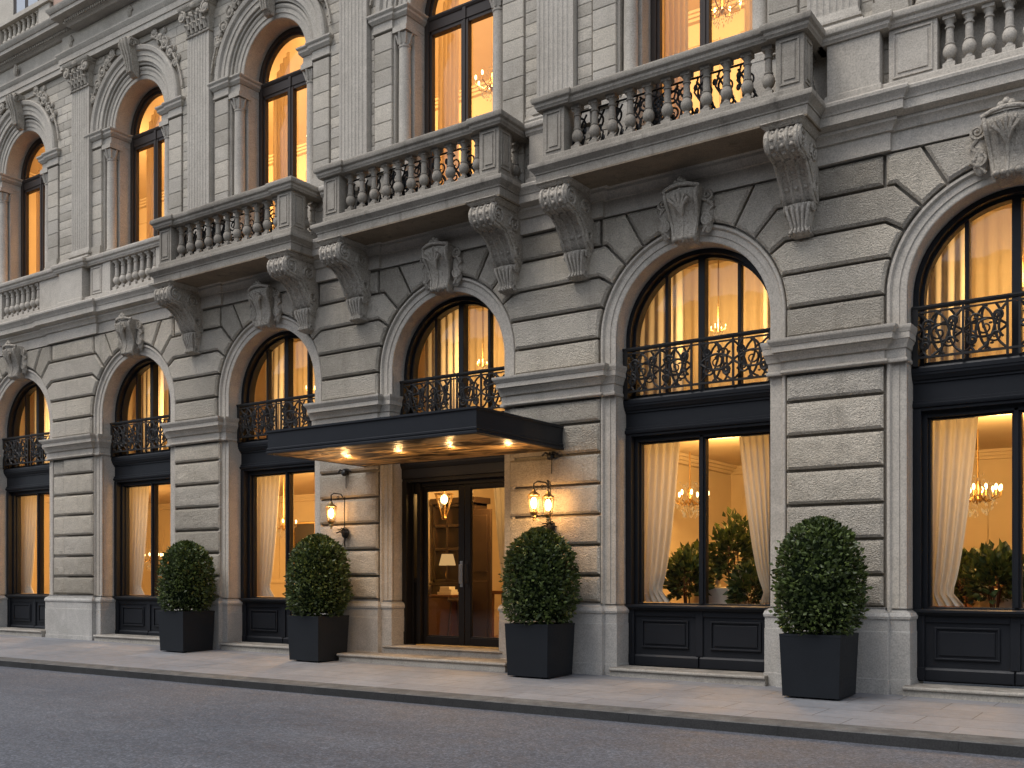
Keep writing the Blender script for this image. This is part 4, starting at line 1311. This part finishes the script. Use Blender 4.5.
# --- chandeliers ----------------------------------------------------------
def chandelier(x, y, z, sc, ztop, label, group, arms=8):
    t = thing('chandelier', label, 'chandelier', (x,y,z), group)
    mb = MB(); mb.tube([(0,0,.0),(0,0,ztop-z)], .010, 6); mb.lathe([(.02,-.12*sc),(.05*sc,-.06*sc),(.03*sc,0),(.06*sc,.08*sc),(.02,.2*sc)], 0,0,10)
    bl = []
    for k in range(arms):
        a = 2*math.pi*k/arms; r = .30*sc
        mb.tube([(.03*math.cos(a),.03*math.sin(a),.0),(r*.5*math.cos(a),r*.5*math.sin(a),-.09*sc),(r*math.cos(a),r*math.sin(a),-.02*sc),(r*math.cos(a),r*math.sin(a),.05*sc)], .009*sc+.002, 5)
        bl.append((r*math.cos(a), r*math.sin(a), .10*sc))
    obj('arms', mb, M['brass'], t, smooth=40)
    mb = MB()
    mb.blob((0,0,0), (.020*sc,.020*sc,.046*sc), 8, 6)
    b0 = obj('bulb', mb, M['bulb'], t, bl[0], smooth=180)
    for p_ in bl[1:]: inst(b0, p_)
    mb = MB(); rc = random.Random(int(abs(x)*100))
    for k in range(120):
        a = rc.uniform(0, 2*math.pi); q = rc.random(); r = (.33-.24*q)*sc; zz_ = (.06-.34*q+rc.uniform(-.05,.05))*sc
        mb.blob((r*math.cos(a), r*math.sin(a), zz_), (.009*sc,.009*sc,.022*sc), 4, 2)
    for k in range(40):
        a = rc.uniform(0, 2*math.pi); r = rc.uniform(.05,.2)*sc
        mb.blob((r*math.cos(a), r*math.sin(a), rc.uniform(.1,.3)*sc), (.008*sc,.008*sc,.020*sc), 4, 2)
    tag(obj('crystal_drops', mb, M['shade'], t), None, None, kind='stuff')  # crystals glow by emission, standing in for their glimmer
    return t
chandelier(2.40, 3.0, 2.55, .95, 3.3, 'crystal chandelier lit in the ground floor window between the two rightmost planters', 'lit chandeliers', 12)
chandelier(6.58, 3.0, 2.42, .95, 3.3, 'crystal chandelier lit in the ground floor window at the far right edge', 'lit chandeliers', 12)
chandelier(-5.9, 2.2, 2.35, .8, 3.3, 'chandelier glimpsed in the ground floor window left of the canopy', 'lit chandeliers')
chandelier(-9.8, 2.0, 1.75, .8, 3.3, 'low hanging lamp cluster glimpsed in the second ground floor window from the left', 'lit chandeliers')
for i, c in enumerate(C):
    chandelier(c-.02, .92, 4.62, .34, 5.8, 'twin bulb lamp hanging behind the lunette window %s' % BAYN[i], 'small lamps behind the lunettes', 4)
for i, c in enumerate(C):
    if i == 0: continue
    chandelier(c-.9+.14*i, 1.8, 9.4, .9, 11.2, 'chandelier behind the upper window %s' % UPN[i], 'chandeliers on the upper floor')

# --- interior furniture ---------------------------------------------------
def leaves(mb, c, n, rad, ln, wd, seed, up=.3):
    rr = random.Random(seed)
    for k in range(n):
        th = rr.uniform(0,2*math.pi); ph = math.acos(rr.uniform(-.6,1))
        d = Vector((math.sin(ph)*math.cos(th), math.sin(ph)*math.sin(th), math.cos(ph)))
        q = rr.uniform(.35,1); b = Vector(c) + Vector((d.x*rad[0],d.y*rad[1],d.z*rad[2]))*q
        t = (d + Vector((rr.uniform(-.5,.5),rr.uniform(-.5,.5),rr.uniform(-.5,.5)+up))).normalized()
        s = t.cross(Vector((rr.uniform(-1,1),rr.uniform(-1,1),rr.uniform(-1,1)))).normalized()
        l = ln*rr.uniform(.7,1.3); w = wd*rr.uniform(.7,1.2); nn = t.cross(s)
        vs = [b, b+t*l*.45+s*w+nn*w*.3, b+t*l-nn*l*.12, b+t*l*.45-s*w+nn*w*.3]
        mb.add(vs, [(0,1,2),(0,2,3)])
        v = rr.uniform(0,1)**1.5
        mb.c += [v]*4
def houseplant(x, y, z, h, label, seed):
    t = thing('potted_plant', label, 'plant', (x,y,z), 'houseplants inside the windows')
    mb = MB(); mb.lathe([(.11,0),(.15,.22),(.16,.30),(.14,.30),(.13,.26)], 0,0,16); obj('pot', mb, M['darkwood'], t, smooth=40)
    mb = MB(); rr = random.Random(seed)
    for k in range(5): mb.tube([(0,0,.26),(rr.uniform(-.08,.08),rr.uniform(-.08,.08),h*.6),(rr.uniform(-.16,.16),rr.uniform(-.16,.16),h*.85)], .012, 5, .5)
    obj('stem', mb, M['darkwood'], t, smooth=40)
    mb = MB(); leaves(mb, (0,0,h*.68), 520, (.29,.29,h*.34), .11, .045, seed); obj('foliage', mb, M['houseplant'], t)
houseplant(3.28, 1.0, .42, 1.25, 'bushy houseplant left of the middle bar in the window between the two rightmost planters', 3)
houseplant(3.80, 1.35, .42, 1.75, 'tall houseplant right of the middle bar in the window between the two rightmost planters', 4)
houseplant(7.12, 1.0, .42, 1.25, 'broad leafed houseplant in the window at the far right edge', 6)
houseplant(6.72, 1.4, .42, 1.2, 'smaller houseplant beside the curtain in the window at the far right edge', 8)
houseplant(4.22, 1.0, .42, 1.05, 'low leafy houseplant beside the right curtain in the window between the two rightmost planters', 13)
houseplant(2.95, 1.9, .42, 1.35, 'houseplant under the chandelier in the window between the two rightmost planters', 14)
houseplant(7.6, 1.6, .42, 1.35, 'houseplant in the right pane of the window at the far right edge', 15)
houseplant(6.2, 2.2, .42, 1.4, 'dim houseplant under the chandelier in the window at the far right edge', 16)
def table(x, y, r, label, seed):
    t = thing('dining_table', label, 'table', (x,y,.42), 'dining tables inside')
    mb = MB(); mb.lathe([(.05,0),(.05,.72)],0,0,10); mb.lathe([(.26,0),(.24,.03),(.05,.06)],0,0,16); obj('leg', mb, M['darkwood'], t, smooth=40)
    mb = MB(); mb.lathe([(r-.02,.70),(r,.72),(r,.745),(r-.02,.75)],0,0,28); obj('tabletop', mb, M['darkwood'], t, smooth=40)
    cl = MB(); n = 40; vs=[(0,0,.757)]; rr = random.Random(seed)
    for k in range(n):
        a=2*math.pi*k/n; vs.append((r*1.01*math.cos(a),r*1.01*math.sin(a),.757))
    for k in range(n):
        a=2*math.pi*k/n; q=r*1.03+.025*math.sin(k*1.6); vs.append((q*math.cos(a),q*math.sin(a),.50))
    cl.add(vs, [(0,1+k,1+(k+1)%n) for k in range(n)]+[(1+k,1+n+k,1+n+(k+1)%n,1+(k+1)%n) for k in range(n)])
    o = obj('tablecloth', cl, M['linen'], None, (x,y,.42), smooth=40)
    tag(o, label.replace('round dining table','cream tablecloth on the table'), 'tablecloth', 'tablecloths')
    mb = MB(); mb.lathe([(.04,0),(.055,.05),(.035,.12),(.045,.16)],0,0,12)
    vz = thing('flower_vase', label.replace('round dining table','vase of cream flowers on the table'), 'vase', (x-.1,y-.12,1.178), 'flower vases'); obj('vase', mb, M['silver'], vz, smooth=60)
    mb = MB(); leaves(mb, (0,0,.26), 70, (.13,.13,.12), .07, .03, seed+40); obj('leaves', mb, M['houseplant'], vz)
    mb = MB(); rf = random.Random(seed)
    for k in range(14): mb.blob((rf.uniform(-.12,.12),rf.uniform(-.12,.12),rf.uniform(.24,.38)),(.035,.035,.03),6,5)
    obj('blossoms', mb, M['linen'], vz, smooth=180)
    for k in range(3):
        a = 2.1*k+seed
        mb = MB(); mb.lathe([(.03,0),(.032,.004),(.005,.01),(.005,.08),(.03,.11),(.035,.15),(.028,.18)],0,0,12)
        g = obj('wine_glass', mb, M['lantern_glass'], None, (x+.25*math.cos(a),y+.25*math.sin(a),.42+.758), smooth=60)
        tag(g, label.replace('round dining table','wine glass on the table'), 'wine glass', 'wine glasses on '+label)
def chair(x, y, rz, label):
    t = thing('dining_chair', label, 'chair', (x,y,.42), 'dining chairs inside'); t.rotation_euler.z = rz
    mb = MB(); mb.box(-.22,.22,-.22,.22,.42,.48); obj('seat', mb, M['curtain'], t, bevel=.02)
    mb = MB(); mb.plan_sweep([(-.02,.5),(.02,.5),(.03,.75),(.02,1.0),(-.02,1.0)], [(-.22,.22),(.0,.26),(.22,.22)]); obj('backrest', mb, M['curtain'], t, bevel=.01)
    for sx in (-1,1):
        for sy in (-1,1):
            mb = MB(); mb.tube([(sx*.19,sy*.19,.43),(sx*.2,sy*.2,0)], .02, 6, .7); obj('leg', mb, M['darkwood'], t, smooth=40)
table(3.55, 1.75, .52, 'round dining table behind the window between the two rightmost planters', 1)
chair(4.15, 1.25, 2.4, 'cream upholstered chair behind the window between the two rightmost planters')
table(7.3, 1.75, .52, 'round dining table behind the window at the far right edge', 2)
chair(7.75, 1.25, 2.4, 'cream upholstered chair behind the window at the far right edge')
for k, (x, y, ww, hh, nm) in enumerate(((4.1, 3.2, 1.0, .95, 'dark sideboard at the back of the room between the two rightmost planters'), (6.2, 3.6, 1.3, 1.0, 'dark sideboard at the back of the room at the far right edge'))):
    t = thing('sideboard', nm, 'sideboard', (x,y,.42), 'sideboards in the dining room')
    mb = MB(); mb.box(-ww/2,ww/2,-.2,.2,.08,hh-.04); mb.box(-ww/2-.03,ww/2+.03,-.23,.22,hh-.04,hh); obj('carcass', mb, M['darkwood'], t, bevel=.008)
    for q in (-1,1):
        mb = MB(); mb.box(q*ww/4-ww/4+.03,q*ww/4+ww/4-.03,-.215,-.19,.14,hh-.1); dr = obj('door', mb, M['darkwood'], t, bevel=.006)
        mb = MB(); mb.blob((q*.05,-.23,hh*.55),(.02,.015,.02)); obj('handle', mb, M['brass'], dr, smooth=60)

table(-4.3, 1.6, .42, 'round dining table behind the window left of the canopy', 3)
table(-8.1, 1.5, .42, 'round dining table behind the second window from the left', 4)
chair(-7.6, 1.3, 2.2, 'cream upholstered chair behind the second window from the left')
# table lamp and dark picture in the left windows
def table_lamp(x, y, z, label):
    t = thing('table_lamp', label, 'lamp', (x,y,z), 'table lamps inside')
    mb = MB(); mb.lathe([(.07,0),(.07,.015),(.02,.03),(.04,.12),(.015,.22),(.012,.30)],0,0,14); obj('lamp_base', mb, M['brass'], t, smooth=40)
    mb = MB(); mb.lathe([(.15,.28),(.10,.48)],0,0,18); obj('lamp_shade', mb, M['shade'], t, smooth=60)
table_lamp(4.0, 3.2, 1.37, 'small glowing table lamp on the sideboard between the two rightmost planters')
table_lamp(-8.1, 1.5, 1.18, 'glowing table lamp in the second ground floor window from the left')
table_lamp(-12.0, 1.5, 1.18, 'glowing table lamp in the ground floor window at the far left edge')
table(-12.0, 1.5, .42, 'round dining table behind the window at the far left edge', 5)
def figure_painting(x, y, z, w, h, label):
    t = thing('framed_painting', label, 'painting', (x,y,z), 'dark paintings on the dining room walls')
    mb = MB()
    for a,b,c_,d in ((-w/2-.05,w/2+.05,-h/2-.05,-h/2),(-w/2-.05,w/2+.05,h/2,h/2+.05),(-w/2-.05,-w/2,-h/2,h/2),(w/2,w/2+.05,-h/2,h/2)): mb.box(a,b,-.03,.02,c_,d)
    obj('frame', mb, M['brass'], t, bevel=.008)
    mb = MB(); mb.box(-w/2,w/2,-.005,.015,-h/2,h/2); obj('canvas', mb, M['cabinet'], t)
figure_painting(-9.2, 5.95, 2.1, .7, 1.1, 'dark painting on the back wall seen in the window left of the canopy')
figure_painting(-13.6, 5.95, 2.0, .5, .9, 'dark painting on the back wall seen in the second window from the left')
for x, z, ww, hh, nm in ((2.9, 2.05, .8, 1.1, 'dark painting on the back wall between the two rightmost planters'), (5.1, 2.05, .7, 1.0, 'dark painting on the back wall seen in the far right window')):
    figure_painting(x, 5.95, z, ww, hh, nm)
# lobby: cabinet with lit panes, reception desk, bar stool, lantern
cab = thing('display_cabinet', 'tall dark wooden cabinet with glazed doors inside the entrance', 'cabinet', (-1.78,2.3,.22)); cab.scale = (.62,1,1.02)
mb = MB(); mb.box(-.75,.75,0,.45,0,.95); mb.box(-.78,.78,-.04,.46,.95,1.0)
for x in (-.75,-.28,.20,.68): mb.box(x,x+.07,.05,.40,1.0,2.35)
for z in (1.0,1.55,1.95,2.3): mb.box(-.75,.75,.05,.40,z,z+.05)
mb.box(-.8,.8,.0,.46,2.35,2.45)
obj('cabinet_body', mb, M['cabinet'], cab, bevel=.006)
desk = thing('reception_desk', 'red brown wooden desk with papers inside the left entrance door leaf', 'desk', (-1.60,1.95,.22)); desk.scale = (.8,1,.9)
mb = MB(); mb.box(-.35,.35,-.25,.25,.0,.86); obj('desk_body', mb, M['darkwood'], desk, bevel=.01)
mb = MB(); mb.box(-.38,.38,-.28,.28,.86,.90); obj('desktop', mb, M['darkwood'], desk, bevel=.006)
o = MB(); o.box(-.15,.15,-.1,.1,0,.05); o.box(-.12,.14,-.08,.09,.05,.09); o.box(-.1,.1,-.09,.07,.09,.14)
tag(obj('paper_stack', o, M['linen'], None, (-1.56,1.90,1.031), bevel=.003), 'pale stack of papers on the red brown desk in the lobby', 'papers')
st = thing('bar_stool', 'dark stool with long legs beside the desk in the lobby', 'stool', (-1.22,1.75,.22))
mb = MB(); mb.lathe([(.17,.70),(.19,.73),(.17,.77)],0,0,16); obj('seat', mb, M['cabinet'], st, smooth=40)
for k in range(4):
    a = math.pi/4+math.pi/2*k
    mb = MB(); mb.tube([(.12*math.cos(a),.12*math.sin(a),.71),(.19*math.cos(a),.19*math.sin(a),0)], .016, 6); obj('leg', mb, M['cabinet'], st, smooth=40)
scr = thing('lobby_screen', 'tall dark panelled screen behind the right entrance door leaf', 'screen', (-.90,2.0,.22))
mb = MB(); mb.box(-.26,.16,0,.06,0,2.25); obj('panel', mb, M['cabinet'], scr, bevel=.008)
mb = MB()
for z in (.1,1.2): mb.box(-.20,.10,-.02,.01,z,z+.95)
obj('moulding', mb, M['cabinet'], scr, bevel=.01)
con = thing('console_table', 'wooden console table at the right of the lobby', 'table', (-.95,2.6,.22))
mb = MB(); mb.box(-.1,.9,-.2,.2,.82,.88); obj('tabletop', mb, M['darkwood'], con, bevel=.006)
for x in (-.06,.86):
    for y in (-.16,.16):
        mb = MB(); mb.tube([(x,y,.82),(x,y,0)], .035, 8, .7); obj('leg', mb, M['darkwood'], con, smooth=40)
table_lamp(-.45, 2.6, 1.105, 'glowing table lamp on the lobby console table')
table_lamp(-1.98, 2.42, 1.26, 'glowing lamp added between the shelves of the dark lobby cabinet')  # added emissive shade standing in for the cabinet's lit gaps
pl = thing('hall_lantern', 'tapered glass lantern hanging inside the left entrance door leaf', 'lantern', (-1.10,1.22,2.62))
mb = MB(); mb.tube([(0,0,.05),(0,0,.72)], .008, 5); mb.lathe([(.16,.05),(.165,.06),(.15,.07)],0,0,8); mb.lathe([(.03,-.36),(.045,-.33),(.03,-.28)],0,0,8)
for k in range(6):
    a=math.pi*k/3; mb.tube([(.16*math.cos(a),.16*math.sin(a),.06),(.04*math.cos(a),.04*math.sin(a),-.30)], .007, 5)
obj('lantern_frame', mb, M['brass'], pl, smooth=40)
mb = MB(); mb.blob((0,0,-.03),(.06,.06,.08)); obj('bulb', mb, M['bulb'], pl, smooth=180)
mb = MB(); mb.lathe([(.155,.05),(.038,-.29)],0,0,6); obj('lantern_glass', mb, M['lantern_glass'], pl)

# --- wall lanterns --------------------------------------------------------
def lantern_shape(par, loc):
    e = empty('lantern', loc, par); e.scale = (.95,.95,.95)
    mb = MB()
    mb.lathe([(.005,.20),(.02,.19),(.03,.17),(.06,.14),(.095,.12),(.10,.105),(.09,.10)],0,0,6)
    mb.lathe([(.06,-.14),(.065,-.13),(.05,-.16),(.03,-.18),(.035,-.20),(.015,-.22),(.02,-.24),(.004,-.26)],0,0,8)
    for k in range(6):
        a=math.pi*k/3; mb.tube([(.092*math.cos(a),.092*math.sin(a),.10),(.060*math.cos(a),.060*math.sin(a),-.135)], .006, 5)
    obj('cage', mb, M['brass'], e, smooth=30)
    mb = MB(); mb.blob((0,0,.0),(.044,.044,.085),10,8); obj('flame_bulb', mb, M['glow'], e, smooth=180)
    mb = MB(); mb.lathe([(.088,.10),(.058,-.135)],0,0,6); obj('glass', mb, M['lantern_glass'], e)
def wall_lantern(x, z, heads, label):
    t = thing('wall_lantern', label, 'wall lantern', (x,-.12,z), 'lit lanterns on the piers either side of the entrance')
    mb = MB()
    mb.blob((0,-.03,-.30),(.07,.05,.09)); 
    for k in range(6):
        a = R(-75+30*k); mb.tube([(0,-.04,-.30),(.07*math.sin(a),-.08,-.30+.07*math.cos(a)),(.14*math.sin(a),-.09,-.30+.11*math.cos(a)-.03)], .016, 6, .5)
    mb.tube([(0,-.03,-.36),(.0,-.05,-.46),(.0,-.03,-.52)], .02, 6, .4)
    mb.tube([(0,-.04,-.22),(0,-.05,.0),(0,-.04,.26)], .009, 6)
    for hx, hy, hz in heads:
        mb.tube([(0,-.05,.22),(hx*.3,hy*.4,.30),(hx*.7,hy*.9,.31),(hx,hy,.28),(hx,hy,hz+.19)], .011, 6)
        mb.tube([(hx*.5+px, hy*.6, .24+pz) for px,pz in spiral(0,0,.03,1.4,1,16)], .006, 5, .6)
    obj('bracket', mb, M['iron'], t, smooth=45)
    for h in heads: lantern_shape(t, h)
    for h in heads: lamp('lantern_lamp', x+h[0], -.12+h[1], z+h[2], 22.0, .075, (1,.52,.18))
wall_lantern(-1.98, 2.32, [(-.115,-.22,.0)], 'single lit lantern on the stone pier left of the entrance doors')
wall_lantern(1.82, 2.30, [(-.15,-.22,.02),(.09,-.24,-.02)], 'pair of lit lanterns on one bracket on the stone pier right of the entrance doors')
for x, yd in DL:
    l = bpy.data.lights.new('downlight_lamp','POINT'); l.energy = 5.0; l.color = (1,.60,.25); l.shadow_soft_size = .03
    o = bpy.data.objects.new('downlight_lamp', l); COL.objects.link(o); o.location = (.185+x, yd, 2.93)
    l = bpy.data.lights.new('downlight_lamp','SPOT'); l.energy = 45; l.color = (1,.62,.27); l.spot_size = R(120); l.spot_blend = .8; l.shadow_soft_size = .05
    o = bpy.data.objects.new('downlight_lamp', l); COL.objects.link(o); o.location = (.185+x, yd, 3.0)

# --- planters and clipped shrubs -----------------------------------------
def planter_mb():
    mb = MB(); a, b, h = .33, .303, .69
    def ring(w, z): return [(-w,-w,z),(w,-w,z),(w,w,z),(-w,w,z)]
    secs = [ring(b,.02), ring(a-.002,h-.03), ring(a,h-.028), ring(a,h), ring(a-.03,h), ring(a-.035,h-.09)]
    vs = [p for s in secs for p in s]; fs = []
    for i in range(len(secs)-1):
        for k in range(4):
            q = i*4+k; r_ = i*4+(k+1)%4; fs.append((q,r_,r_+4,q+4))
    fs.append((3,2,1,0)); mb.add(vs, fs); return mb
def feet_mb():
    mb = MB()
    for sx in (-1,1):
        for sy in (-1,1): mb.box(sx*.2-.03,sx*.2+.03,sy*.2-.03,sy*.2+.03,0,.025)
    return mb
def shrub_r(v):
    """radius of the clipped dome at height fraction v."""
    if v < .46: return .438*(.74+.26*math.sin(min(v/.26,1)*math.pi/2))
    u = (v-.46)/.54
    return .438*math.sqrt(max(1-u**2.25, 0))
SH = 1.20
def shrub_mb(seed):
    mb = MB(); rr = random.Random(seed); N = 8000
    for k in range(N):
        v = rr.random()**.9
        if rr.random() < .12: v = .93+.07*rr.random()
        th = rr.uniform(0,2*math.pi)
        lump = 1 + .085*noise.noise(Vector((math.cos(th)*2.4+seed, math.sin(th)*2.4, v*5))) + .05*noise.noise(Vector((math.cos(th)*7+seed, math.sin(th)*7, v*14)))
        r0 = shrub_r(v); dep = rr.random()**2.2*.13
        if rr.random() < .12: dep = -rr.random()**1.5*.06
        r = max(r0*lump - dep*.9, .0); z = v*SH
        if v > .93: r = r0*math.sqrt(rr.random())*lump
        P = Vector((r*math.cos(th), r*math.sin(th), z))
        dv = .01; slope = (shrub_r(min(v+dv,1))-shrub_r(max(v-dv,0)))/(2*dv*SH)
        nrm = Vector((math.cos(th), math.sin(th), -slope)).normalized()
        if v > .93: nrm = Vector((math.cos(th)*.3, math.sin(th)*.3, 1)).normalized()
        t = (nrm*.75 + Vector((rr.uniform(-1,1),rr.uniform(-1,1),rr.uniform(-.5,1.0)))*.8).normalized()
        s = t.cross(nrm + Vector((rr.uniform(-.6,.6),rr.uniform(-.6,.6),rr.uniform(-.6,.6))))
        if s.length < 1e-4: continue
        s.normalize(); nn = s.cross(t)
        l = rr.uniform(.030,.070); w = l*rr.uniform(.25,.36)
        vs = [P, P+t*l*.5+s*w-nn*w*.25, P+t*l, P+t*l*.5-s*w-nn*w*.25]
        mb.add(vs, [(0,1,2),(0,2,3)])
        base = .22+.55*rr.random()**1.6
        if dep > .05: base *= .35  # inner shade put into the leaf tint: deeper leaves darker
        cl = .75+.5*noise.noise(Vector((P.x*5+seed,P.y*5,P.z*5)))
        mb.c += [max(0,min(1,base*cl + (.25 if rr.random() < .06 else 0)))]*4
    for k in range(26):                         # stray shoots
        v = rr.uniform(.15,.98); th = rr.uniform(0,2*math.pi); r = shrub_r(v)*.97
        p0 = Vector((r*math.cos(th), r*math.sin(th), v*SH)); dd = Vector((math.cos(th)*(1-v*.6), math.sin(th)*(1-v*.6), .5+v)).normalized()
        L = rr.uniform(.05,.11)
        for q in range(5):
            b = p0+dd*L*q/4; s_ = dd.cross(Vector((rr.uniform(-1,1),rr.uniform(-1,1),rr.uniform(-1,1)))).normalized(); t = (dd*.6+s_).normalized(); w_ = dd.cross(s_)*.010
            mb.add([b, b+t*.022+w_, b+t*.045, b+t*.022-w_], [(0,1,2),(0,2,3)]); mb.c += [.55+.4*rr.random()]*4
    return mb
def core_mb():
    mb = MB(); n = 24; secs = []
    for k in range(13):
        v = k/12; r = max(shrub_r(v)*.86-.03,.005)
        secs.append([(r*math.cos(2*math.pi*i/n), r*math.sin(2*math.pi*i/n), .04+v*(SH-.10)) for i in range(n)])
    mb.loft(secs); return mb
PL = [(-5.20,-.64),(-2.05,-.66),(1.99,-.68),(5.66,-.76)]
PLN = ['beside the second pier from the left','on the pavement left of the entrance steps','on the pavement right of the entrance steps','in front of the rightmost full stone pier']
pm = fm = cm = None
for k, (x, y) in enumerate(PL):
    z = ground_z(x, y-.3)
    t = thing('planter', 'square tapered anthracite planter '+PLN[k], 'planter', (x,y,z), 'anthracite planters in front of the piers')
    if pm is None:
        a = obj('planter_body', planter_mb(), M['planter'], t, bevel=.004); b_ = obj('feet', feet_mb(), M['planter'], t)
        s_ = MB(); s_.quad((-.28,-.28,.60),(.28,-.28,.60),(.28,.28,.60),(-.28,.28,.60)); c_ = obj('soil', s_, M['soil'], t)
        pm = (a,b_,c_)
    else:
        for o in pm:
            q = o.copy(); COL.objects.link(q); q.parent = t
    t = thing('clipped_shrub', 'dark green clipped dome shrub in the planter '+PLN[k], 'shrub', (x,y,z+.69), 'clipped box shrubs')
    t.scale = [(.97,.97,.96),(1.02,1.0,1.0),(1.03,1.03,1.0),(1.0,1.0,1.02)][k]; t.rotation_euler.z = 1.3*k
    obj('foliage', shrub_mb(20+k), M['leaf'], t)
    if cm is None:
        cm = obj('shade_core', core_mb(), M['core'], t, smooth=180)  # solid dark core standing in for the shade inside the foliage
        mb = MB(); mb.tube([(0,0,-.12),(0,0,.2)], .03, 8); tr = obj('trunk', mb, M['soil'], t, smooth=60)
    else:
        for o in (cm, tr):
            q = o.copy(); COL.objects.link(q); q.parent = t

# --- the other side of the street ------------------------------------------
fb = thing('unseen_facing_building', 'plain stone building added across the street, unseen, to block low sky and reflections', 'building', (0,-26,0))
mb = MB(); mb.box(-60,45,-6,0,-.14,12.0); obj('wall', mb, M['kerb_face'], fb)  # unseen; height and dark tone set to block low sky and window reflections
mb = MB(); mb.plan_sweep([(-.1,11.9),(.0,11.9),(.15,12.1),(.35,12.25),(.4,12.5),(-.1,12.6)], [(45,.01),(-60,.01)]); obj('cornice', mb, M['stone'], fb)
wm = None
for k in range(-14,11):
    for z in (.9,4.4,7.6):
        if wm is None:
            mb = MB(); mb.box(-.75,.75,-.2,.04,0,2.3); mb.box(-.9,.9,-.1,.12,-.15,0); mb.box(-.9,-.75,-.1,.08,0,2.45); mb.box(.75,.9,-.1,.08,0,2.45); mb.box(-.9,.9,-.1,.10,2.3,2.5)
            wm = obj('window', mb, M['frame'], fb, (k*3.8,0,z))
        else:
            q = wm.copy(); COL.objects.link(q); q.location = (k*3.8,0,z)
mb = None

# ------------------------------------------------------------------ light, camera
w = bpy.data.worlds.new('World'); S.world = w; w.use_nodes = True
nt = w.node_tree; nt.nodes.clear()
sky = nt.nodes.new('ShaderNodeTexSky'); sky.sky_type = 'NISHITA'; sky.sun_disc = False
SUN_EL, SUN_AZ = 63, 208
sky.sun_elevation = R(SUN_EL); sky.sun_rotation = R(SUN_AZ); sky.air_density = 1.0; sky.dust_density = 1.5; sky.ozone_density = 1.5
bg = nt.nodes.new('ShaderNodeBackground'); bg.inputs[1].default_value = .24
out = nt.nodes.new('ShaderNodeOutputWorld')
hs = nt.nodes.new('ShaderNodeHueSaturation'); hs.inputs['Saturation'].default_value = .45
nt.links.new(sky.outputs[0], hs.inputs['Color']); nt.links.new(hs.outputs[0], bg.inputs[0]); nt.links.new(bg.outputs[0], out.inputs[0])
sun = bpy.data.lights.new('sun', 'SUN'); sun.energy = 1.85; sun.angle = R(30); sun.color = (1,.955,.90)
so = bpy.data.objects.new('sun', sun); COL.objects.link(so)
d = Vector((math.sin(R(SUN_AZ))*math.cos(R(SUN_EL)), math.cos(R(SUN_AZ))*math.cos(R(SUN_EL)), math.sin(R(SUN_EL))))
so.rotation_euler = d.to_track_quat('Z','Y').to_euler(); so.location = d*40

cd = bpy.data.cameras.new('camera'); cam = bpy.data.objects.new('camera', cd); COL.objects.link(cam)
th = math.atan(1481/1023.)
cd.sensor_fit = 'HORIZONTAL'; cd.sensor_width = 36.0; cd.lens = 36*1023/1024.
cd.shift_y = 195/1024.; cd.clip_end = 2000
cam.location = (9.23, -11.8, 1.3); cam.rotation_euler = (R(90), 0, math.pi/2-th)
S.camera = cam
S.view_settings.view_transform = 'Standard'; S.view_settings.look = 'None'; S.view_settings.exposure = 0; S.view_settings.gamma = 1
S.cycles.max_bounces = 8; S.cycles.diffuse_bounces = 3; S.cycles.transparent_max_bounces = 12; S.cycles.caustics_reflective = False; S.cycles.caustics_refractive = False
S.cycles.sample_clamp_indirect = 4.0; S.cycles.use_denoising = True
